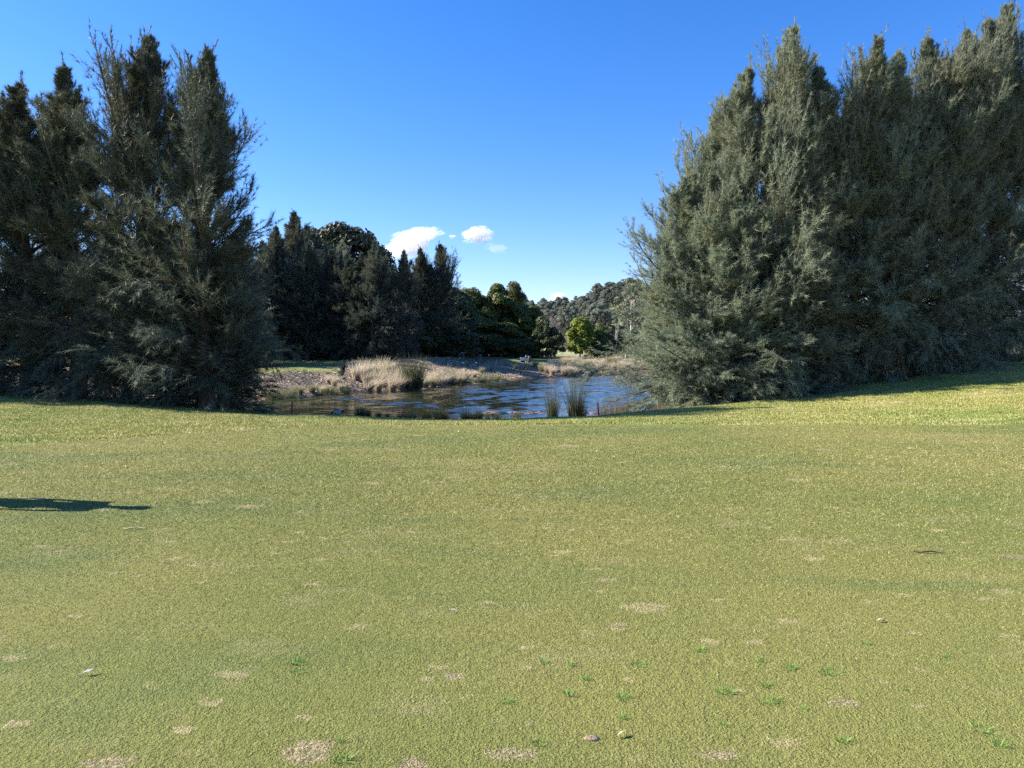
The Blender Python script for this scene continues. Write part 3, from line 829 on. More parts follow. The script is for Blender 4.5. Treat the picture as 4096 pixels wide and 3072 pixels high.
# ------------------------------------------------------------------ far wood beyond the pond
GF = 'casuarinas in the far wood'
far_cas = [(262, 82, 240, 1, 0.9), (276, 79, 226, 1, 1.1), (293, 82, 211, 1, 1.3), (307, 78, 243, 0, 0.9), (318, 82, 236, 1, 1.1), (331, 78, 250, 0, 0.8), (344, 81, 240, 4, 0.85), (352, 77, 258, 1, 1.0),
           (362, 79, 252, 1, 1.0), (374, 76, 240, 1, 0.95), (388, 83, 256, 1, 0.85), (403, 76, 250, 1, 0.75), (421, 84, 247, 1, 0.9), (438, 85, 243, 2, 0.85), (430, 84, 264, 1, 0.8), (232, 60, 240, 1, 1.0), (240, 74, 240, 0, 1.0), (246, 78, 245, 1, 1.0), (222, 68, 240, 2, 0.9), (238, 64, 245, 1, 0.9),
           (120, 62, 215, 2, 1.0), (165, 66, 220, 0, 1.0), (205, 64, 225, 1, 1.0), (236, 70, 232, 1, 1.0), (60, 60, 210, 0, 1.1), (250, 84, 250, 2, 0.9), (232, 82, 255, 0, 0.9), (205, 82, 250, 1, 1.1), (175, 80, 255, 2, 0.9), (140, 82, 250, 0, 1.0), (105, 82, 258, 1, 1.0), (70, 80, 255, 2, 1.0), (30, 80, 250, 0, 1.0)]  # the nearer ones hidden behind the left row are added to shade the lawn
far_labels = {293: 'tallest spired casuarina of the far wood, left of the domed dark tree', 276: 'casuarina of the far wood next to the near left row, left of the tallest spire',
              318: 'pale topped casuarina of the far wood under the left dome of the dark tree', 344: 'bushy grey green casuarina of the far wood in front of the big dark dome',
              374: 'casuarina of the far wood just right of the domed dark tree', 403: 'see through thin casuarina of the far wood in front of the larger cloud',
              421: 'spired casuarina of the far wood under the right end of the larger cloud', 438: 'last and clear cut casuarina at the right end of the far wood spires'}
rng = np.random.default_rng(21)
for u, d, vt, var, ws in far_cas:
    x = px_x(u, d); z = float(gz(x, d)) - 0.1
    s = (px_z(vt, d) - z) / CH
    plant_tree('casuarina_tree', CAS[var], (x, d, z), (ws * 1.3, ws * 1.3, s), rng.uniform(0, 6.28), far_labels.get(u, 'grey green casuarina standing in the crowded far wood beyond the pond'), 'tree', GF)

FIG = broadleaf(31, 14.5, 12.5, 2.5, 60, 420, 0.32, 'fig', rc=(0.13, 0.2), shape=2.4)
for u, d, vt, ws, lab in [(319, 104, 232, 0.85, 'left lower dome of dark glossy leaves behind the far wood'), (343, 106, 229, 1.1, 'large dark dome shaped tree rising behind the far wood casuarinas')]:
    x = px_x(u, d); z = float(gz(x, d)) - 0.1
    plant_tree('domed_tree', FIG, (x, d, z), (ws, ws, (px_z(vt, d) - z) / 14.6), 0.5 + u, lab)

DARK = [broadleaf(41, 7.0, 6.0, 0.8, 40, 260, 0.22, 'dark_leaf'), broadleaf(42, 7.0, 5.0, 0.4, 36, 260, 0.2, 'dark_leaf'), broadleaf(43, 7.0, 6.0, 0.0, 46, 280, 0.2, 'dark_leaf', shape=5.0)]
for i, (u, d, vt, ws) in enumerate([(385, 92, 312, 1.0), (402, 92, 306, 0.9), (418, 93, 300, 1.0), (436, 92, 292, 1.0), (450, 93, 290, 0.9), (460, 94, 284, 0.75), (372, 94, 318, 1.0), (356, 94, 322, 1.0), (448, 91, 318, 1.0), (428, 90, 325, 1.0),
                                    (408, 90, 330, 1.0), (335, 95, 325, 1.0), (310, 95, 322, 1.1), (285, 95, 320, 1.1), (260, 96, 318, 1.1), (468, 114, 334, 1.0), (482, 114, 334, 1.1), (496, 114, 334, 1.0), (510, 114, 334, 1.1), (524, 114, 334, 1.0), (537, 114, 334, 0.9), (455, 86, 330, 0.9), (442, 85, 328, 0.9), (425, 84, 330, 0.9), (240, 90, 318, 1.2), (215, 90, 322, 1.2), (185, 90, 320, 1.2), (150, 90, 322, 1.2), (115, 90, 320, 1.2), (80, 90, 322, 1.2), (45, 90, 322, 1.2), (10, 90, 322, 1.2)]):
    x = px_x(u, d); z = float(gz(x, d)) - 0.1
    plant_tree('dark_leafy_tree', DARK[i % 2 if i < 10 else 2], (x, d, z), (ws, ws, (px_z(vt, d) - z) / 7.1), i * 1.7,
               'dark clump topped tree at the right end of the far wood, below the last spires' if u == 460 else 'dark leafy tree filling in beneath the far wood casuarinas', 'tree', 'dark leafy trees beneath the far wood')

WAT = [broadleaf(51, 9.5, 7.0, 0.6, 55, 330, 0.2, 'wattle', shape=2.6), broadleaf(52, 9.5, 6.0, 0.5, 48, 330, 0.2, 'wattle', shape=1.8), broadleaf(53, 9.5, 5.0, 0.5, 45, 300, 0.2, 'wattle', shape=1.6)]
for i, (u, d, vt, ws, lab) in enumerate([(470, 106, 291, 1.0, 'rounded olive tree at the left of the olive clump, against the far wood'),
                                    (486, 108, 295, 0.95, 'olive tree second from the left in the olive clump beyond the tee'),
                                    (499, 106, 284, 0.95, 'tallest olive tree in the middle of the clump beyond the tee'),
                                    (514, 110, 285, 0.6, 'thin loose topped olive tree sticking up behind the clump'),
                                    (519, 106, 303, 0.9, 'yellower low olive tree at the right of the clump, above the white board'),
                                    (533, 107, 306, 0.75, 'dark narrow olive tree at the right end of the clump'),
                                    (478, 102, 318, 0.9, 'shaded olive tree low in front of the clump, behind the pale hooped stand'),
                                    (505, 102, 322, 0.9, 'shaded olive tree low in front of the clump, left of the white board')]):
    x = px_x(u, d); z = float(gz(x, d)) - 0.1
    plant_tree('olive_green_tree', WAT[i % 3], (x, d, z), (ws, ws, (px_z(vt, d) - z) / 9.6), i * 1.3, lab, 'tree', 'olive green trees beyond the tee')

def tree_at(name, pair, H0, u, d, vt, ws, rz, lab, cat='tree', group=None):
    x = px_x(u, d); z = float(gz(x, d)) - 0.1
    return plant_tree(name, pair, (x, d, z), (ws, ws, (px_z(vt, d) - z) / H0), rz, lab, cat, group)
SHRUB = broadleaf(61, 4.0, 3.6, 0.2, 26, 200, 0.16, 'dark_leaf')
tree_at('dark_shrub', SHRUB, 4.1, 551, 100, 331, 0.9, 0.3, 'small black green shrub left of the paddock gap', 'shrub')
tree_at('dark_shrub', SHRUB, 4.1, 543, 101, 318, 0.9, 2.3, 'dark shrub between the olive clump and the small black green one', 'shrub')
BRI = broadleaf(62, 6.2, 4.4, 0.0, 56, 280, 0.16, 'bright_wattle', shape=3.2, rc=(0.11, 0.2))
tree_at('bright_green_tree', BRI, 6.3, 580, 112, 315, 0.88, 0.9, 'bright yellow green dense tree right of the paddock gap')
SH2 = broadleaf(63, 4.6, 4.2, 0.0, 44, 240, 0.15, 'wattle', shape=4.0)
tree_at('leafy_shrub', SH2, 4.7, 600, 114, 325.5, 0.85, 1.9, 'olive leaved shrub against the right side of the bright yellow green tree', 'shrub')
for k, (u, vt) in enumerate([(591, 338), (602, 341), (612, 340), (622, 341), (632, 338), (642, 336), (652, 334)]):
    tree_at('dark_shrub', DARK[2], 7.1, u, 116, vt, 0.5, k, 'dark low shrub closing the row right of the bright yellow green tree', 'shrub', 'dark low shrubs right of the bright tree')
for k, (u, vt) in enumerate([(488, 336), (500, 338), (512, 338), (474, 336), (528, 338)]):
    tree_at('dark_shrub', DARK[2], 7.1, u, 100, vt, 0.6, k, 'dark low shrub at the foot of the olive green clump', 'shrub', 'dark low shrubs under the olive clump')
CON = casuarina(17, 4.6, 1.1, 0.2, 60, 6, 8, 2, 0.02)
for u, vt, lab in [(611, 327, 'narrow dark upright shrub between the olive leaved one and the dead white stem'), (621, 330, 'dark upright shrub behind the dead white stem'), (633, 328, 'dark upright shrub half hidden by the right row boughs')]:
    tree_at('upright_shrub', CON, 4.55, u, 113, vt, 1.15, u, lab, 'shrub')
GUM = broadleaf(64, 15.0, 8.0, 6.0, 30, 170, 0.3, 'gum', 'white_bark', rc=(0.09, 0.15), flat=0.7)
tree_at('gum_tree', GUM, 15.0, 631, 150, 277, 0.85, 0.6, 'pale trunked gum tree rising behind the right row boughs, left of them')
DEAD = bare_tree(65, 8.0, 2.0, 9, 'white_bark')
tree_at('dead_tree', DEAD, 8.0, 616, 130, 316, 0.7, 0.2, 'dead white stem with stubby bare branches right of the shrubs')
BARE = bare_tree(66, 8.0, 3.4, 16, 'grey_twig')
tree_at('bare_tree', BARE, 8.0, 553, 128, 318, 1.1, 0.2, 'leafless grey tree with curving branches over the paddock gap')
tree_at('bare_tree', BARE, 8.0, 546, 150, 312, 1.3, 2.2, 'leafless grey tree standing behind the curving branched one')
PINK = bare_tree(67, 3.0, 2.0, 40, 'pink_twig')
for k, u in enumerate((558, 564, 570)):
    tree_at('leafless_bush', PINK, 2.6, u, 172, 340, 1.2, k * 2.0, ['pinkish leafless bush at the left of the paddock gap', 'pinkish leafless bush in the middle of the paddock gap', 'pinkish leafless bush beside the bright yellow green tree'][k], 'bush', 'leafless bushes in the paddock')

# ------------------------------------------------------------------ hill trees
HT = [broadleaf(71 + i, 11.0, 6.0 + i % 2, 3.0, 38, 130, 0.22, 'hill_leaf', 'bark', rc=(0.09, 0.18), flat=0.75, inner=0.15) for i in range(5)]
rng = np.random.default_rng(9)
cnt = 0
pos = []
while cnt < 270:
    u = rng.uniform(515, 665) if rng.random() < 0.92 else rng.uniform(380, 515); d = 205 + 265 * rng.random() ** 0.8
    if 603 < u < 640 and 250 < d < 330: continue
    x = px_x(u, d)
    if any((x - a) ** 2 + (d - b) ** 2 < 3.2 ** 2 for a, b in pos): continue
    if 566 < u < 592 and d > 420 and rng.random() < 0.55: continue
    pos.append((x, d)); cnt += 1
    z = float(gz(x, d)) - 0.2; s = rng.uniform(0.6, 1.1) * (1.05 if u > 590 else 0.9)
    plant_tree('hill_tree', HT[cnt % 5], (x, d, z), (s, s, s * rng.uniform(0.9, 1.2)), rng.uniform(0, 6.28), 'grey green gum tree in the wood that covers the far hill', 'tree', 'gum trees on the far hill')

# ------------------------------------------------------------------ tussocks and reeds
TUS = [blades_mesh('tussock', 81 + i, 340, 0.16, 0.45, 1.0, 0.75, (0.35, 0.0), 0.022, 'tussock') for i in range(3)]
TUG = [blades_mesh('tussock', 86 + i, 300, 0.15, 0.4, 0.85, 0.7, (0.2, 0.0), 0.022, 'tussock_green') for i in range(2)]
rng = np.random.default_rng(33)
def on_ray(u, v, d0=40, d1=110):
    """first ground point along a pixel's ray"""
    r = ray(u, v); d = np.arange(d0, d1, 0.1); k = d / r[1]
    below = CAM_Z + r[2] * k <= gz(r[0] * k, d)
    i = int(np.argmax(below)) if below.any() else len(d) - 1
    return r[0] * k[i], d[i]
def tussock(x, y, s, mesh, lab, group, name='tussock', cat='grass tussock', rz=None, ws=1.0):
    o = link(name, mesh); o.location = (x, y, float(gz(x, y)))
    o.rotation_euler = (0, 0, rng.uniform(-0.7, 0.7) if rz is None else rz); o.scale = (s * ws, s * ws, s * rng.uniform(0.9, 1.1))
    return tag(o, lab, cat, group)
GT = 'dry tussocks on the far bank'
# the big pale clump in front of the mulch and its neighbours
for u, v, s in [(356, 380, 1.5), (364, 377, 1.6), (373, 378, 1.7), (383, 376, 1.8), (391, 378, 1.7), (398, 382, 1.5), (377, 383, 1.4), (366, 384, 1.2), (386, 386, 1.4), (378, 391, 1.2), (369, 391, 1.0), (392, 391, 1.3), (400, 389, 1.4)]:
    x, y = on_ray(u, v); tussock(x, y, s, TUS[rng.integers(3)], 'tall pale windswept tussock in the big clump on the left part of the far bank', 'windswept tussocks in the big clump')
for u, v, s in [(300, 394, 0.8), (312, 393, 0.8), (322, 393, 0.7), (328, 383, 0.8), (334, 386, 0.9), (340, 391, .7), (431, 384, 1.3), (437, 381, 1.4), (444, 383, 1.3), (452, 380, 1.3), (425, 388, 1.2), (433, 388, 1.2), (442, 386, 1.2), (420, 388, 1.1), (458, 379, 1.0),
                (466, 379, 1.2), (474, 377, 0.9), (460, 382.5, 1.0), (451, 384, 1.0)]:
    x, y = on_ray(u, v); tussock(x, y, s, (TUS + TUG[:1])[rng.integers(4)], 'dry straw coloured tussock near the waterline on the left and middle far bank', GT)
for k in range(84):
    u = rng.uniform(545, 650); v0 = np.interp(u, [545, 580, 650], [376.5, 375.5, 373.5]); v = v0 - rng.uniform(0, 1) ** 0.8 * np.interp(u, [545, 560, 650], [10, 12.5, 12])
    x, y = on_ray(u, v); g = rng.random() < 0.3
    tussock(x, y, rng.uniform(0.9, 1.5), TUG[rng.integers(2)] if g else TUS[rng.integers(3)],
            'green tinged tussock in the dense band on the right far bank' if g else 'dry pinkish tussock in the dense band on the right far bank', 'green tinged tussocks of the right band' if g else 'dry tussocks of the right band')
for k, (u, v, s) in enumerate([(481, 373, 0.9), (491, 371, 0.7), (515, 369, 0.9), (526, 370, 1.0), (535, 367, 1.2), (541, 372, 1.2), (506, 366, 0.6), (498, 375, 0.5), (520, 374, 0.6), (468, 366, 0.6), (455, 366, 0.5), (487, 363, 0.45)]):
    x, y = on_ray(u, v); tussock(x, y, s, TUG[k % 2], 'small single tussock on the bare mulch slope below the tee', 'single tussocks on the mulch slope')
# seedling grasses on the mulch
for k in range(26):
    u = rng.uniform(440, 530); v = rng.uniform(361, 376)
    x, y = on_ray(u, v)
    tussock(x, y, rng.uniform(0.35, 0.6), TUG[k % 2], 'tiny sparse grass seedling dotted over the mulch slope', 'grass seedlings on the mulch slope', 'seedling', 'seedling', ws=0.35)

REED = [blades_mesh('reed', 91 + i, 260, 0.17, 0.7, 1.45, 0.32, (0.02, 0), 0.012, 'reed') for i in range(2)]
DREED = blades_mesh('reed', 95, 120, 0.45, 0.6, 1.1, 0.3, (0.05, 0), 0.010, 'dry_reed', upright=0.4)
SEDGE = blades_mesh('sedge', 96, 160, 0.4, 0.3, 0.65, 0.4, (0.15, 0), 0.02, 'sedge')
OSED = blades_mesh('sedge', 97, 150, 0.25, 0.35, 0.7, 0.5, (0.1, 0), 0.012, 'dry_reed')
FREED = blades_mesh('reed', 98, 260, 0.4, 0.9, 1.7, 0.35, (0.02, 0), 0.03, 'reed')
def reed(u, d, s, mesh, lab, group=None, name='reed_clump', cat='reeds', ws=1.0):
    x = px_x(u, d); return tussock(x, d, s, mesh, lab, group, name, cat, u, ws)
reed(553, 26.4, 1.08, REED[0], 'spreading dark reed clump left of the largest one at the near shore', ws=0.95)
reed(576, 26.2, 1.32, REED[1], 'largest dark reed clump at the near shore, left of the red stake', ws=1.0)
reed(582, 26.4, 0.75, REED[0], 'shorter dark reed clump pressed against the right of the largest one')
for u, s in [(607, 0.9), (614, 1.0), (620, 0.95)]:
    reed(u, 25.9, s, DREED, 'thin brown reeds right of the red stake at the near shore', 'brown reeds right of the red stake')
reed(664, 25.4, 1.0, OSED, 'orange brown sedge under the right row boughs at the near shore', None, 'sedge_clump', 'sedge')
reed(660, 25.6, 0.8, OSED, 'smaller orange brown sedge left of the other at the near shore', None, 'sedge_clump', 'sedge')
for k in range(44):
    u = rng.uniform(352, 520)
    reed(u, 26.3 + rng.uniform(-0.5, 0.5), rng.uniform(0.2, 0.45) * (0.75 if u > 480 else 1), REED[rng.integers(2)], 'shaded bluish reed clump in the strip along the near shore', 'shaded reeds along the near shore', ws=1.4)
x, y = on_ray(415, 390); tussock(x - 0.2, y, 1.55, FREED, 'single tall dark rush clump standing at the far waterline among pale tussocks', None, 'rush_clump', 'rushes', ws=1.1)
for u, v in [(270, 397), (278, 398), (290, 396.5), (320, 395), (330, 394.5), (345, 393.5), (455, 384), (462, 383.5), (468, 383), (475, 382.2), (482, 381.5), (488, 381.2), (495, 380.6), (503, 380.5)]:
    x, y = on_ray(u, v); tussock(x, y, rng.uniform(0.8, 1.2), SEDGE, 'green sedge fringe clump at the far waterline', 'green sedges at the far waterline', 'sedge_clump', 'sedge')
# low shrubs and small seedling trees on the far bank
SMALLC = casuarina(18, 2.2, 0.45, 0.1, 40, 5, 8, 0, 0.014)
x, y = on_ray(340, 383); plant_tree('casuarina_sapling', SMALLC, (x, y, float(gz(x, y))), (0.55, 0.55, 0.58), 0, 'feathery casuarina sapling on the mulch left of the big pale clump', 'sapling')
LOWS = broadleaf(68, 1.2, 2.2, 0.05, 22, 120, 0.09, 'dark_leaf')
for k, u in enumerate((312, 322, 336, 346, 358, 370, 384, 395, 404, 284, 296)):
    d = 84 + (k % 3) * 1.2
    tree_at('low_shrub', LOWS, 1.3, u, d, 352 + (k % 4), 1.0, k, 'low dark shrub on the mulch mound at the foot of the far wood', 'shrub', 'low shrubs at the foot of the far wood')

# ------------------------------------------------------------------ grass blades
def blade_field(name, x, y, h, w, lean, mat, seed, label, dry=None):
    rng = np.random.default_rng(seed); n = len(x)
    z = gz(x, y) - 0.002
    a = rng.uniform(0, 6.28, n); D = np.stack([np.cos(a), np.sin(a)], -1)
    P = np.stack([x, y, z], -1)
    l = lean * rng.uniform(0.2, 1.2, n) * h
    tip = P.copy(); tip[:, :2] += D * l[:, None]; tip[:, 2] += h * rng.uniform(0.5, 1.0, n)
    b = rng.uniform(0, 6.28, n); S = np.stack([np.cos(b), np.sin(b), np.zeros(n)], -1) * (w / 2)[:, None]
    V = np.stack([P - S, P + S, tip], 1).reshape(-1, 3)
    o = link(name, mesh_np(name, V, np.arange(3 * n).reshape(-1, 3), [M[mat]], False, np.repeat(rng.random(n), 3)))
    if dry is not None:
        a_ = o.data.attributes.new('dry', 'FLOAT', 'POINT'); a_.data.foreach_set('value', np.repeat(dry, 3).astype(np.float32))
    return tag(o, label, 'grass', kind='stuff')

def patch_weight(x, y, lst, amp=1.2):
    m = np.zeros(len(x)); nz = (vnoise(x, y, 26) - 0.5) * amp
    for px, py, rx, ry in lst:
        k = (np.abs(x - px) < rx * 2) & (np.abs(y - py) < ry * 2)
        if not k.any(): continue
        q = ((x[k] - px) / rx) ** 2 + ((y[k] - py) / ry) ** 2 + nz[k]
        m[k] = np.maximum(m[k], 1 - sstep(0.35, 1.25, q))
    return m
rng = np.random.default_rng(44)
n = 720000
d = 2.5 * (16.0 / 2.5) ** (rng.random(n) ** 1.05); th = rng.uniform(-0.66, 0.66, n)
x = d * np.tan(th); y = d
k = y < edge_y(x); x, y, d = x[k], y[k], d[k]
pw = patch_weight(x, y, PATCHES)
k = rng.random(len(x)) > pw * 0.7; x, y, d = x[k], y[k], d[k]
hh = np.clip(0.0026 * d, 0.0085, 0.022) * rng.uniform(0.6, 1.3, len(d)); ww = np.clip(0.0009 * d, 0.0024, 0.010)
blade_field('mown_grass', x, y, hh, ww, 1.3, 'green_blade', 1, 'closely mown olive green turf of the putting green')
n = 520000
y = 10 + 19.5 * rng.random(n) ** 0.75; x = rng.uniform(-0.78, 0.80, n) * y
sdd = gsd(x, y); ok = (y > edge_y(x)) & (sdd > 0.7) & (rng.random(n) < np.where(sdd < 1.4, 0.5, 1.0))
tf = np.interp(x, [-26, -19, -14, -11, -9, 4, 6.5, 9.5, 14, 20, 30], [28, 26.8, 26, 25.2, 24.6, 26, 25.2, 26.0, 27.6, 29.6, 31])
under = (y > tf + 0.3) & ((x < -8.5) | (x > 5.5))
ok &= ~under | (rng.random(n) < 0.25)
x, y = x[ok], y[ok]
cl = 0.5 + vnoise(x, y, 1.7) + 2.2 * sstep(0.62, 0.8, vnoise(x + 9, y, 3.1)) * (1 - sstep(1.5, 4.5, gsd(x, y)))
blade_field('fairway_grass', x, y, 0.045 * cl * rng.uniform(0.5, 1.3, len(x)), np.full(len(x), 0.018), 0.8, 'rough_blade', 2, 'longer bright yellow green grass around the putting green')

# loose bark and leaf litter on the far bank
rng = np.random.default_rng(71)
n = 60000
x = rng.uniform(-24, 22, n); y = rng.uniform(38, 92, n); sdd = gsd(x, y)
ok = (sdd > 0.2) & (sdd < np.interp(y, [36, 44, 52, 60, 70, 80, 90], [5, 5, 6, 11, 16, 14, 6])); x, y = x[ok], y[ok]; n = len(x)
c = np.stack([x, y, gz(x, y) + rng.uniform(0.0, 0.05, n)], -1)
A = norm(rng.normal(size=(n, 3)) * np.array([1, 1, 0.45])); B_ = norm(np.cross(A, rng.normal(size=(n, 3)))) 
la = rng.uniform(0.04, 0.16, (n, 1)); lb = rng.uniform(0.015, 0.04, (n, 1))
V = np.stack([c - A * la, c - B_ * lb, c + A * la, c + B_ * lb], 1).reshape(-1, 3)
t = NT('litter_chips'); r = t.attr('rnd')
cc = t.mix(r, (0.13, 0.09, 0.06), (0.66, 0.53, 0.38)); cc = t.mix(t.ramp(t.noise(t.pos(), 0.6, 2.0), 0.5, 0.7, 0, 0.5), cc, (0.16, 0.12, 0.08)); t.bsdf(cc, 0.85, 0.2)
o = link('bark_litter', mesh_np('bark_litter', V, np.arange(4 * n).reshape(-1, 4), [t.m], False, np.repeat(rng.random(n), 4)))
tag(o, 'pinkish bark chips and fallen leaves strewn over the far bank', 'leaf litter', kind='stuff')

# weeds in the green
WEED = [blades_mesh('weed', 101 + i, (60, 36, 80)[i], (0.03, 0.02, 0.045)[i], 0.035, (0.075, 0.085, 0.06)[i], (0.9, 0.7, 1.1)[i], (0, 0), (0.009, 0.007, 0.012)[i], 'weed', 2) for i in range(3)]
for i, (u, v) in enumerate([(545, 662), (570, 664), (640, 664), (585, 678), (568, 694), (506, 701), (623, 697), (622, 717), (540, 743), (724, 692), (725, 725), (770, 701), (766, 685), (804, 708), (830, 672), (842, 741), (760, 661),
                            (790, 668), (946, 657), (998, 746), (300, 672), (342, 762), (340, 742), (235, 528), (296, 663), (865, 644), (980, 730), (700, 650), (905, 690)]):
    x, y = ground_px(u, v); o = link('weed', WEED[i % 3]); o.location = (x, y, float(gz(x, y)) + 0.004); s = (0.55, 0.75, 0.62, 0.48, 0.85)[i % 5]
    o.scale = (s, s, s); o.rotation_euler = (0, 0, i * 1.1)
    tag(o, 'small bright green weed tuft growing in the mown green', 'weed', 'weeds in the putting green')

M['feather'] = plain('feather', (0.72, 0.72, 0.70), 0.6)
M['straw_leaf'] = plain('straw_leaf', (0.52, 0.44, 0.29), 0.8)
M['twig'] = plain('twig_wood', (0.50, 0.42, 0.32), 0.8)
M['clod'] = plain('clod', (0.24, 0.18, 0.12), 0.95, 0.1, 0.5, 60)
# feather
x, y = ground_px(85, 676)
r_ = empty('feather', (x, y, float(gz(x, y)) + 0.012), 0.6)
tag(r_, 'small white feather lying on the green, low on the left', 'feather'); r_.scale = (0.6, 0.6, 0.6)
b = MB(); b.tube([(-0.05, 0, 0.0), (0, 0, 0.012), (0.06, 0.004, 0.02)], [0.0022, 0.0016, 0.0008], 6); b.build('quill', M['feather'], r_)
fv2, ff2 = [], []
for k in range(40):
    f = k / 39; bx = -0.02 + 0.08 * f; bz = 0.008 + 0.012 * f
    for sgn in (-1, 1):
        l = 0.024 * sin(pi * min(1, f * 0.9 + 0.1)) + 0.004
        q = len(fv2); fv2 += [(bx, 0, bz), (bx + 0.003, 0, bz), (bx + 0.016, sgn * l, bz + 0.008)]; ff2.append((q, q + 1, q + 2))
link('vane', mesh_np('vane', np.array(fv2), np.array(ff2), [M['feather']]), r_)
# twigs
for u, v, L, rz, rad, lab, mt in [(134, 529, 0.20, 0.03, 0.006, 'pale bleached stick lying flat on the green below the cast shadow', 'straw_leaf'), (929, 552.5, 0.24, -0.1, 0.006, 'thin brown twig lying on the green towards the right', 'bark')]:
    x, y = ground_px(u, v); b = MB()
    s = np.linspace(-0.5, 0.5, 6); b.tube(np.stack([s * L, 0.012 * np.sin(s * 7), np.full(6, 0.014) + 0.004 * np.cos(s * 9)], -1), rad * np.array([0.6, 1, 1.1, 1, 0.9, 0.4]), 7)
    o = b.build('twig', M[mt], None, True); o.location = (x, y, float(gz(x, y))); o.rotation_euler = (0, 0, rz); tag(o, lab, 'twig')
# clod of turf
def rock(name, seed, d, mat, loc, lab, cat):
    rng = np.random.default_rng(seed); b = MB()
    n = 14; prof = [(0.02, 0.0), (0.9, 0.02), (1.0, 0.25), (0.8, 0.62), (0.45, 0.9), (0.01, 1.0)]
    b.lathe(prof, n=n); V = np.concatenate(b.V)
    V = V * (1 + 0.25 * (rng.random((len(V), 1)) - 0.5)) * np.array(d)
    o = link(name, mesh_np(name, V, np.concatenate(b.F[4]), [mat], True)); o.location = loc
    return tag(o, lab, cat)
x, y = ground_px(592, 738); rock('turf_clod', 4, (0.034, 0.024, 0.014), M['clod'], (x, y, float(gz(x, y)) - 0.002), 'pinkish brown clod of turf lying on the green near the bottom middle', 'clod')
# fallen leaf bits
rng = np.random.default_rng(60)
LEAF = mesh_np('leaf', np.array([(-0.03, 0, 0.004), (0, -0.009, 0.009), (0.034, 0.002, 0.005), (0, 0.010, 0.012), (-0.03, 0, 0.0035), (0, -0.009, 0.0083), (0.034, 0.002, 0.0045), (0, 0.010, 0.0113)]),
               [np.array([(0, 1, 2, 3), (7, 6, 5, 4)])], [M['straw_leaf']])
for k in range(46):
    if k < 5: u, v = [(880, 622), (805, 594), (855, 500), (453, 612), (622, 736)][k]; s = 0.9
    else: u = rng.uniform(10, 1015); v = 430 + 90 * rng.random() ** 1.6; s = rng.uniform(0.7, 1.3) if v < 470 else rng.uniform(0.4, 0.8)
    x, y = ground_px(u, v); o = link('fallen_leaf', LEAF); o.location = (x, y, float(gz(x, y)) + 0.012); o.rotation_euler = (rng.normal(0, 0.3), rng.normal(0, 0.3), rng.uniform(0, 6.28)); o.scale = (s, s, s)
    tag(o, 'pale dry leaf scrap scattered on the mown green', 'leaf', 'leaf scraps on the green')

# ------------------------------------------------------------------ stakes, bin, board, bench and other small things
M['red'] = plain('red_paint', (0.42, 0.05, 0.05), 0.6)
M['red_bright'] = plain('bright_red_paint', (0.60, 0.03, 0.05), 0.6)
M['white'] = plain('white_paint', (0.78, 0.78, 0.76), 0.5, var=0.06)
M['dark_plastic'] = plain('dark_plastic', (0.035, 0.037, 0.042), 0.45, 0.4)
M['grey_metal'] = plain('grey_metal', (0.30, 0.31, 0.33), 0.5)
M['blue_grey'] = plain('blue_grey_paint', (0.12, 0.16, 0.22), 0.5)
M['dark_wood'] = plain('weathered_wood', (0.09, 0.075, 0.06), 0.8)
def stake(u, d, h, lab, mat='red', tilt=(0, 0), w=0.055, group='red boundary stakes'):
    x = px_x(u, d); b = MB()
    b.box((0, 0, h / 2 - 0.05), (w, w * 0.55, h + 0.1)); b.box((0, 0, h + 0.02), (w, w * 0.55, 0.04), 0, 0.5)
    o = b.build('stake', M[mat], None, False); o.location = (x, d, float(gz(x, d))); o.rotation_euler = (tilt[0], tilt[1], 0.15)
    return tag(o, lab, 'stake', group)
def top_h(u, d, v): return px_z(v, d) - float(gz(px_x(u, d), d))
stake(599.5, 24.6, top_h(599.5, 24.6, 403.3), 'red stake standing at the near shore right of the reed clumps', tilt=(0, -0.10))
stake(290.5, 25.8, top_h(290.5, 25.8, 402.5), 'shaded purplish red stake at the left near shore, beside the dark stone', tilt=(0, 0.08))
stake(829.5, 26.6, top_h(829.5, 26.6, 379.5), 'bright red stake half under the boughs of the right row', 'red_bright', (0, -0.06))
stake(403.5, 25.6, 0.42, 'thin dark red stake among the shaded reeds', tilt=(0, 0.02), w=0.035)
x = px_x(292, 25.5); rock('dark_stone', 6, (0.36, 0.2, 0.16), plain('dark_stone', (0.05, 0.05, 0.05)), (x + 0.1, 25.5, float(gz(x, 25.5)) - 0.03), 'dark low stone at the foot of the shaded stake', 'stone')
x = px_x(1021, 30.2); z = float(gz(x, 30.2)); b = MB(); b.lathe([(0.03, -0.1), (0.03, 0.55), (0.032, 0.55), (0.0, 0.57)], n=10)
o = b.build('grey_post', M['grey_metal'], None, True); o.location = (x, 29.6, float(gz(x, 29.6))); o.scale = (1, 1, 1.25); tag(o, 'thin grey post under the trees at the right edge', 'post')
x = px_x(625.5, 99); o = MB(); o.box((0, 0, 0.33), (0.12, 0.12, 0.86)); o.box((0, 0, 0.78), (0.12, 0.12, 0.05), 0, 0.4)
o = o.build('white_post', M['white']); o.location = (x, 99, float(gz(x, 99))); tag(o, 'short white post on the far grass before the shrubs', 'post')
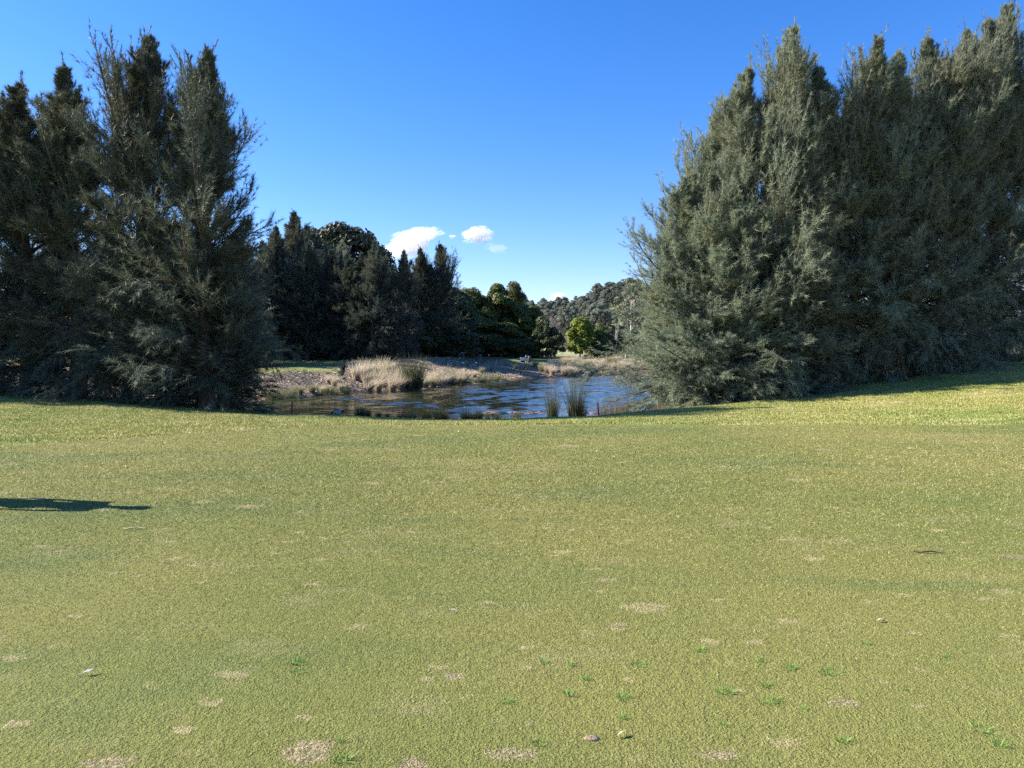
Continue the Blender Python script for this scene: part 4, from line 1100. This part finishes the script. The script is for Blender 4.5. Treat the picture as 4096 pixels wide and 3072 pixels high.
# tee board
d = 86.0; x = px_x(522.7, d); r_ = empty('tee_board', (x, d, float(gz(x, d))), 0.25); tag(r_, 'white board on two short legs at the edge of the far tee', 'sign')
b = MB(); b.box((0, -0.022, 0.44), (0.44, 0.03, 0.34)); b.build('panel', M['white'], r_, False, 0.004)
for sx in (-1, 1):
    b = MB(); b.box((sx * 0.25, 0, 0.27), (0.05, 0.05, 0.74)); b.build('leg', M['grey_metal'], r_)
b = MB(); b.box((0, 0, 0.12), (0.44, 0.03, 0.22)); b.build('lower_panel', M['dark_plastic'], r_)
# bin
d = 87.0; x = px_x(529.4, d); r_ = empty('litter_bin', (x, d, float(gz(x, d)))); tag(r_, 'dark round litter bin with a domed lid behind the white board', 'bin')
b = MB(); b.lathe([(0.0, -0.02), (0.20, -0.02), (0.22, 0.05), (0.23, 0.48), (0.22, 0.50), (0.0, 0.50)], n=18); b.build('body', M['dark_plastic'], r_, True)
b = MB(); b.lathe([(0.205, 0.502), (0.205, 0.58), (0.21, 0.60), (0.19, 0.70), (0.12, 0.77), (0.0, 0.79)], n=18); b.build('lid', M['dark_plastic'], r_, True)
b = MB(); b.box((0, -0.20, 0.54), (0.22, 0.05, 0.06)); b.build('opening_rim', M['grey_metal'], r_)
# ball washer
d = 86.6; x = px_x(526.2, d); r_ = empty('ball_washer', (x, d, float(gz(x, d)))); tag(r_, 'dark post mounted ball washer between the board and the bin', 'ball washer')
b = MB(); b.lathe([(0.04, -0.05), (0.04, 0.55), (0.0, 0.56)], n=10); b.build('post', M['dark_plastic'], r_, True)
b = MB(); b.lathe([(0.0, 0.562), (0.10, 0.562), (0.11, 0.60), (0.10, 0.78), (0.05, 0.82), (0.0, 0.83)], n=14); b.build('drum', M['blue_grey'], r_, True)
b = MB(); b.tube([(0.06, -0.05, 0.83), (0.06, -0.05, 0.93), (-0.04, -0.05, 0.93)], [0.012] * 3, 6); b.build('handle', M['white'], r_, True)
# tee markers, posts and hooped stand on the tee
for u, d, lab in [(463, 77, 'white dome tee marker on the left of the far tee'), (475.8, 80, 'white dome tee marker in front of the hooped stand')]:
    x = px_x(u, d); b = MB(); b.lathe([(0.14, -0.02), (0.15, 0.04), (0.10, 0.11), (0.0, 0.14)], n=14); o = b.build('tee_marker', M['white'], None, True); o.location = (x, d, float(gz(x, d)))
    tag(o, lab, 'tee marker', 'white tee markers')
d = 84; x = px_x(463.3, d); b = MB(); b.box((0, 0, 0.27), (0.16, 0.12, 0.66)); b.box((0, 0, 0.62), (0.18, 0.14, 0.04), 0, 0.8); o = b.build('marker_post', M['blue_grey'], None, False, 0.01); o.location = (x, d, float(gz(x, d))); tag(o, 'squat blue grey post before the dark trees behind the tee', 'post')
d = 85; x = px_x(479.5, d); r_ = empty('hooped_stand', (x, d, float(gz(x, d)))); tag(r_, 'dark stand under a pale rounded hoop at the back of the tee', 'stand')
a = np.linspace(0, pi, 9); b = MB(); b.tube([(-0.17, 0, -0.03)] + [(-0.17 * cos(q), 0, 0.34 + 0.15 * sin(q)) for q in a] + [(0.17, 0, -0.03)], [0.028] * 11, 8); b.build('hoop', M['grey_metal'], r_, True)
b = MB(); b.box((0, 0.02, 0.2), (0.25, 0.16, 0.44), 0, 0.85); b.build('body', M['dark_plastic'], r_, False, 0.02)
# bench
d = 76.0; x = px_x(302.6, d); r_ = empty('bench', (x, d, float(gz(x, d)))); tag(r_, 'dark backless wooden bench in front of the far wood', 'bench')
b = MB()
for k in range(3): b.box((0, -0.14 + 0.14 * k, 0.44), (1.15, 0.125, 0.045))
b.build('seat', M['dark_wood'], r_, False, 0.006)
for sx in (-0.4, 0.4):
    b = MB(); b.box((sx, 0, 0.19), (0.16, 0.34, 0.452)); b.build('leg', M['dark_wood'], r_, False, 0.006)
d = 76.5; x = px_x(308.0, d); b = MB(); b.lathe([(0.055, -0.1), (0.05, 0.9), (0.0, 0.92)], n=10); b.box((0, 0, 0.62), (0.13, 0.13, 0.22)); o = b.build('wooden_post', M['dark_wood'], None); o.location = (x, d, float(gz(x, d))); tag(o, 'dark upright wooden post at the right end of the bench', 'post')
# paddock fence
r_ = empty('wire_fence', (px_x(562, 126), 126, 0)); tag(r_, 'wire fence with thin posts along the paddock in the gap', 'fence')
for k in range(-4, 6):
    xx = k * 1.6; b = MB(); gzz = float(gz(r_.location.x + xx, 126)); b.lathe([(0.035, gzz - 0.2), (0.03, gzz + 1.15), (0.0, gzz + 1.17)], (xx, 0, 0), 8); b.build('post', M['grey_twig'], r_)
for h in (0.35, 0.7, 1.08):
    b = MB(); xs = np.arange(-4, 6) * 1.6; b.tube([(q, 0.04, float(gz(r_.location.x + q, 126)) + h) for q in xs], [0.008] * 10, 4); b.build('wire', M['grey_metal'], r_)
# small white scrap under the left trees
x = px_x(172, 25.6); b = MB(); s = np.linspace(-1, 1, 9)
for k in range(8): b.add([(s[k] * 0.12, -0.05, 0.02 + 0.03 * s[k] ** 2), (s[k + 1] * 0.12, -0.05, 0.02 + 0.03 * s[k + 1] ** 2), (s[k + 1] * 0.12, 0.05, 0.03 + 0.035 * s[k + 1] ** 2), (s[k] * 0.12, 0.05, 0.03 + 0.035 * s[k] ** 2)], [(0, 1, 2, 3)])
b.lathe([(0.0, 0.03), (0.03, 0.04), (0.032, 0.065), (0.0, 0.085)], (0.01, 0, 0), 10)
o = b.build('white_scrap', M['white'], None, True); o.location = (x, 25.6, float(gz(x, 25.6)) + 0.02); sd = o.modifiers.new('thick', 'SOLIDIFY'); sd.thickness = 0.004; tag(o, 'small white curled scrap in the shade below the left row', 'litter')

# ------------------------------------------------------------------ skin modifier figures
def skinned(name, verts, edges, radii, mat, parent=None, root=0, sub=2):
    me = bpy.data.meshes.new(name); me.from_pydata([tuple(v) for v in verts], edges, []); me.materials.append(mat)
    o = link(name, me, parent)
    o.modifiers.new('skin', 'SKIN')
    sv = me.skin_vertices[0].data
    for i, r in enumerate(radii):
        sv[i].radius = (r, r) if not isinstance(r, tuple) else r
        sv[i].use_root = (i == root)
    s = o.modifiers.new('sub', 'SUBSURF'); s.levels = sub; s.render_levels = sub
    for m_ in o.modifiers:
        if m_.type == 'SKIN': m_.use_smooth_shade = True
    return o
# grazing wood duck
t = NT('duck_plumage'); ob = t.obj()
sep = t.n('SeparateXYZ'); t.l(ob, sep.inputs[0])
c = t.mix(t.ramp(t.noise(ob, 60, 2), 0.4, 0.6), (0.24, 0.23, 0.23), (0.36, 0.35, 0.35))
c = t.mix(t.ramp(sep.outputs['Z'], 0.25, 0.275), c, (0.03, 0.025, 0.022))
c = t.mix(t.ramp(sep.outputs['X'], -0.15, -0.125, 1, 0), c, (0.085, 0.05, 0.032))
c = t.mix(t.ramp(sep.outputs['X'], 0.15, 0.17), c, (0.02, 0.02, 0.02))
c = t.mix(t.ramp(sep.outputs['Z'], 0.10, 0.125, 1, 0), c, (0.10, 0.09, 0.08))
t.bsdf(c, 0.7, 0.2)
dk = empty('wood_duck', (px_x(336.5, 25.2), 25.2, float(gz(px_x(336.5, 25.2), 25.2)) - 0.005)); tag(dk, 'grey and brown wood duck grazing in the shade at the near shore', 'duck')
dv = [(0.04, 0, 0.19), (-0.05, 0, 0.195), (-0.12, 0, 0.195), (-0.165, 0, 0.175), (-0.20, 0, 0.13), (-0.215, 0, 0.095), (-0.235, 0, 0.065), (0.12, 0, 0.205), (0.19, 0, 0.215), (0.25, 0, 0.215),
      (0.03, 0.045, 0.11), (0.035, 0.045, 0.06), (0.02, 0.045, 0.015), (-0.03, 0.047, 0.008), (0.06, -0.045, 0.11), (0.07, -0.045, 0.06), (0.06, -0.045, 0.015), (0.01, -0.047, 0.008)]
de = [(0, 1), (1, 2), (2, 3), (3, 4), (4, 5), (5, 6), (0, 7), (7, 8), (8, 9), (0, 10), (10, 11), (11, 12), (12, 13), (0, 14), (14, 15), (15, 16), (16, 17)]
dr = [0.105, 0.10, 0.075, 0.045, 0.036, 0.042, 0.014, 0.08, 0.045, 0.02, 0.03, 0.012, 0.011, 0.008, 0.03, 0.012, 0.011, 0.008]
skinned('body', dv, de, dr, t.m, dk)
# person just outside the frame on the left: their shadow lies across the green
M['skin'] = plain('skin', (0.45, 0.29, 0.22), 0.6, var=0.08)
M['shirt'] = plain('navy_shirt', (0.05, 0.07, 0.13), 0.85, var=0.15)
M['trousers'] = plain('grey_trousers', (0.14, 0.14, 0.15), 0.85, var=0.15)
M['shoe'] = plain('white_shoe', (0.6, 0.6, 0.58), 0.6)
M['hat'] = plain('white_cap', (0.65, 0.65, 0.63), 0.8, var=0.1)
PX, PY = -6.52, 7.92
pr = empty('person', (PX, PY, float(gz(PX, PY))), 0.0)
tag(pr, 'person in cap, dark shirt and grey trousers, standing just beyond the left edge', 'person')
bv = [(0, 0, 0.95), (0, 0, 1.08), (0, 0, 1.24), (0, 0, 1.38), (0, 0, 1.50), (0, 0.01, 1.575), (0, 0.015, 1.66), (0, 0.01, 1.745),
      (0, -0.19, 1.42), (0.01, -0.27, 1.17), (0.08, -0.30, 0.93), (0.10, -0.305, 0.86), (0, 0.19, 1.42), (-0.02, 0.235, 1.15), (0.02, 0.235, 0.90), (0.03, 0.23, 0.83),
      (0, -0.10, 0.88), (0.03, -0.13, 0.48), (0.0, -0.15, 0.09), (0.10, -0.16, 0.045), (0, 0.10, 0.88), (-0.01, 0.12, 0.48), (-0.04, 0.13, 0.09), (0.06, 0.14, 0.045)]
be = [(0, 1), (1, 2), (2, 3), (3, 4), (4, 5), (5, 6), (6, 7), (3, 8), (8, 9), (9, 10), (10, 11), (3, 12), (12, 13), (13, 14), (14, 15), (0, 16), (16, 17), (17, 18), (18, 19), (0, 20), (20, 21), (21, 22), (22, 23)]
br = [(0.11, 0.155), (0.105, 0.145), (0.11, 0.165), (0.105, 0.16), 0.055, 0.06, (0.095, 0.078), (0.075, 0.062), 0.058, 0.043, 0.03, 0.032, 0.058, 0.043, 0.03, 0.032, 0.088, 0.056, 0.042, 0.038, 0.088, 0.056, 0.042, 0.038]
skinned('body', bv, be, br, M['skin'], pr)
sv_ = [bv[i] for i in (0, 1, 2, 3, 8, 9, 12, 13)]; sr_ = [(0.125, 0.17), (0.12, 0.16), (0.125, 0.18), (0.115, 0.172), 0.072, 0.06, 0.072, 0.06]
sv_[5] = (0.005, -0.235, 1.28); sv_[7] = (-0.01, 0.215, 1.27)
skinned('shirt', sv_, [(0, 1), (1, 2), (2, 3), (3, 4), (4, 5), (3, 6), (6, 7)], sr_, M['shirt'], pr)
tv_ = [bv[i] for i in (0, 16, 17, 18, 20, 21, 22)]
skinned('trousers', tv_, [(0, 1), (1, 2), (2, 3), (0, 4), (4, 5), (5, 6)], [(0.13, 0.172), 0.102, 0.072, 0.062, 0.102, 0.072, 0.062], M['trousers'], pr)
for a_, b_ in ((18, 19), (22, 23)):
    p0, p1 = np.array(bv[a_]), np.array(bv[b_])
    skinned('shoe', [(p0[0] - 0.05, p0[1], 0.05), (p0[0] + 0.03, p0[1], 0.06), (p1[0], p1[1], 0.045), (p1[0] + 0.09, p1[1], 0.035)], [(0, 1), (1, 2), (2, 3)], [0.045, 0.052, 0.046, 0.034], M['shoe'], pr)
b = MB(); b.lathe([(0.105, 1.70), (0.108, 1.74), (0.09, 1.80), (0.05, 1.83), (0.0, 1.835)], n=18, sx=1.05, sy=0.85)
b.add([(0.09, -0.07, 1.71), (0.09, 0.09, 1.71), (0.21, 0.06, 1.695), (0.21, -0.04, 1.695), (0.09, -0.07, 1.722), (0.09, 0.09, 1.722), (0.21, 0.06, 1.705), (0.21, -0.04, 1.705)],
      [(0, 1, 2, 3), (7, 6, 5, 4), (0, 4, 5, 1), (1, 5, 6, 2), (2, 6, 7, 3), (3, 7, 4, 0)])
b.build('cap', M['hat'], pr, True)
# fingers: each a short bent chain out of the palm
for (hx, hy, hz, sg) in ((0.10, -0.305, 0.855, -1), (0.03, 0.23, 0.825, 1)):
    for k in range(4):
        fx = hx - 0.028 + 0.019 * k; L = (0.068, 0.078, 0.074, 0.058)[k]
        skinned('finger', [(fx, hy, hz), (fx + 0.004, hy, hz - L * 0.55), (fx + 0.006, hy - sg * 0.018, hz - L * 0.95), (fx + 0.004, hy - sg * 0.036, hz - L * 1.05)], [(0, 1), (1, 2), (2, 3)], [0.011, 0.0095, 0.0088, 0.008], M['skin'], pr, sub=1)
    skinned('thumb', [(hx + 0.028, hy, hz + 0.01), (hx + 0.055, hy - sg * 0.01, hz - 0.02), (hx + 0.06, hy - sg * 0.022, hz - 0.05)], [(0, 1), (1, 2)], [0.013, 0.011, 0.009], M['skin'], pr, sub=1)
pt = empty('putter', (PX + 0.11, PY - 0.305, float(gz(PX, PY))), 0); tag(pt, 'slim metal putter held by the person beyond the left edge', 'golf club')
b = MB(); b.tube([(0.0, -0.005, 0.90), (-0.05, -0.10, 0.03)], [0.008, 0.006], 8); b.build('shaft', M['grey_metal'], pt, True)
b = MB(); b.tube([(0.006, 0.006, 0.98), (-0.008, -0.022, 0.75)], [0.015, 0.011], 10); b.build('grip', M['dark_plastic'], pt, True)
b = MB(); b.box((-0.05, -0.12, 0.018), (0.03, 0.11, 0.03)); b.build('head', M['grey_metal'], pt, False, 0.004)

# ------------------------------------------------------------------ clouds
import bmesh
def cloud_mesh():
    bm = bmesh.new(); bmesh.ops.create_icosphere(bm, subdivisions=3, radius=1.0)
    me = bpy.data.meshes.new('cloud'); bm.to_mesh(me); bm.free(); return me
def cloud(u, v, wpx, hpx, tilt, dens, seed, lab, thr=0.62, group=None, d=2600.0):
    t = NT('cloud_air')
    p = t.obj()
    ln = t.n('VectorMath', operation='LENGTH'); t.l(p, ln.inputs[0])
    off = t.n('VectorMath', operation='ADD'); t.l(p, off.inputs[0]); off.inputs[1].default_value = (seed * 7.3, seed * 3.1, seed * 1.7)
    n = t.noise(off.outputs[0], 1.7, 7.0, 0.58)
    sepn = t.n('SeparateXYZ'); t.l(p, sepn.inputs[0])
    f = t.math('SUBTRACT', t.math('MULTIPLY', n, 1.75), ln.outputs['Value'])
    f = t.math('ADD', f, t.math('MULTIPLY', sepn.outputs['Z'], 0.12))
    dn = t.ramp(f, 0.18, 0.18 + 0.13, 0.0, dens)
    v_ = t.n('VolumePrincipled'); t.l(dn, v_.inputs['Density']); v_.inputs['Color'].default_value = (0.98, 0.98, 0.99, 1); v_.inputs['Anisotropy'].default_value = 0.2
    t.l(v_.outputs['Volume'], t.out.inputs['Volume'])
    me = cloud_mesh(); me.materials.append(t.m)
    o = link('cloud', me); c = at(u, v, d); o.location = c
    o.scale = (wpx / 2 / FPX * d * 1.45, wpx / 2 / FPX * d * 0.8, hpx / 2 / FPX * d * 1.45); o.rotation_euler = (0, tilt, 0)
    return tag(o, lab, 'cloud', group)
cloud(409, 246, 58, 25, -0.28, 0.03, 1.0, 'larger bright white cloud low over the far wood spires')
cloud(477, 236, 31, 15, -0.10, 0.05, 2.0, 'smaller bright white cloud right of the larger one in the blue sky')
cloud(497, 249, 22, 9, 0.15, 0.006, 3.0, 'faint wispy cloud scrap below and right of the smaller white cloud', d=3100.0)
cloud(452, 237, 7, 4, 0, 0.08, 4.0, 'tiny cloud scrap between the two white clouds')
cloud(558, 298, 14, 9, -0.3, 0.10, 5.0, 'tiny white cloud peeping over the far hill saddle')
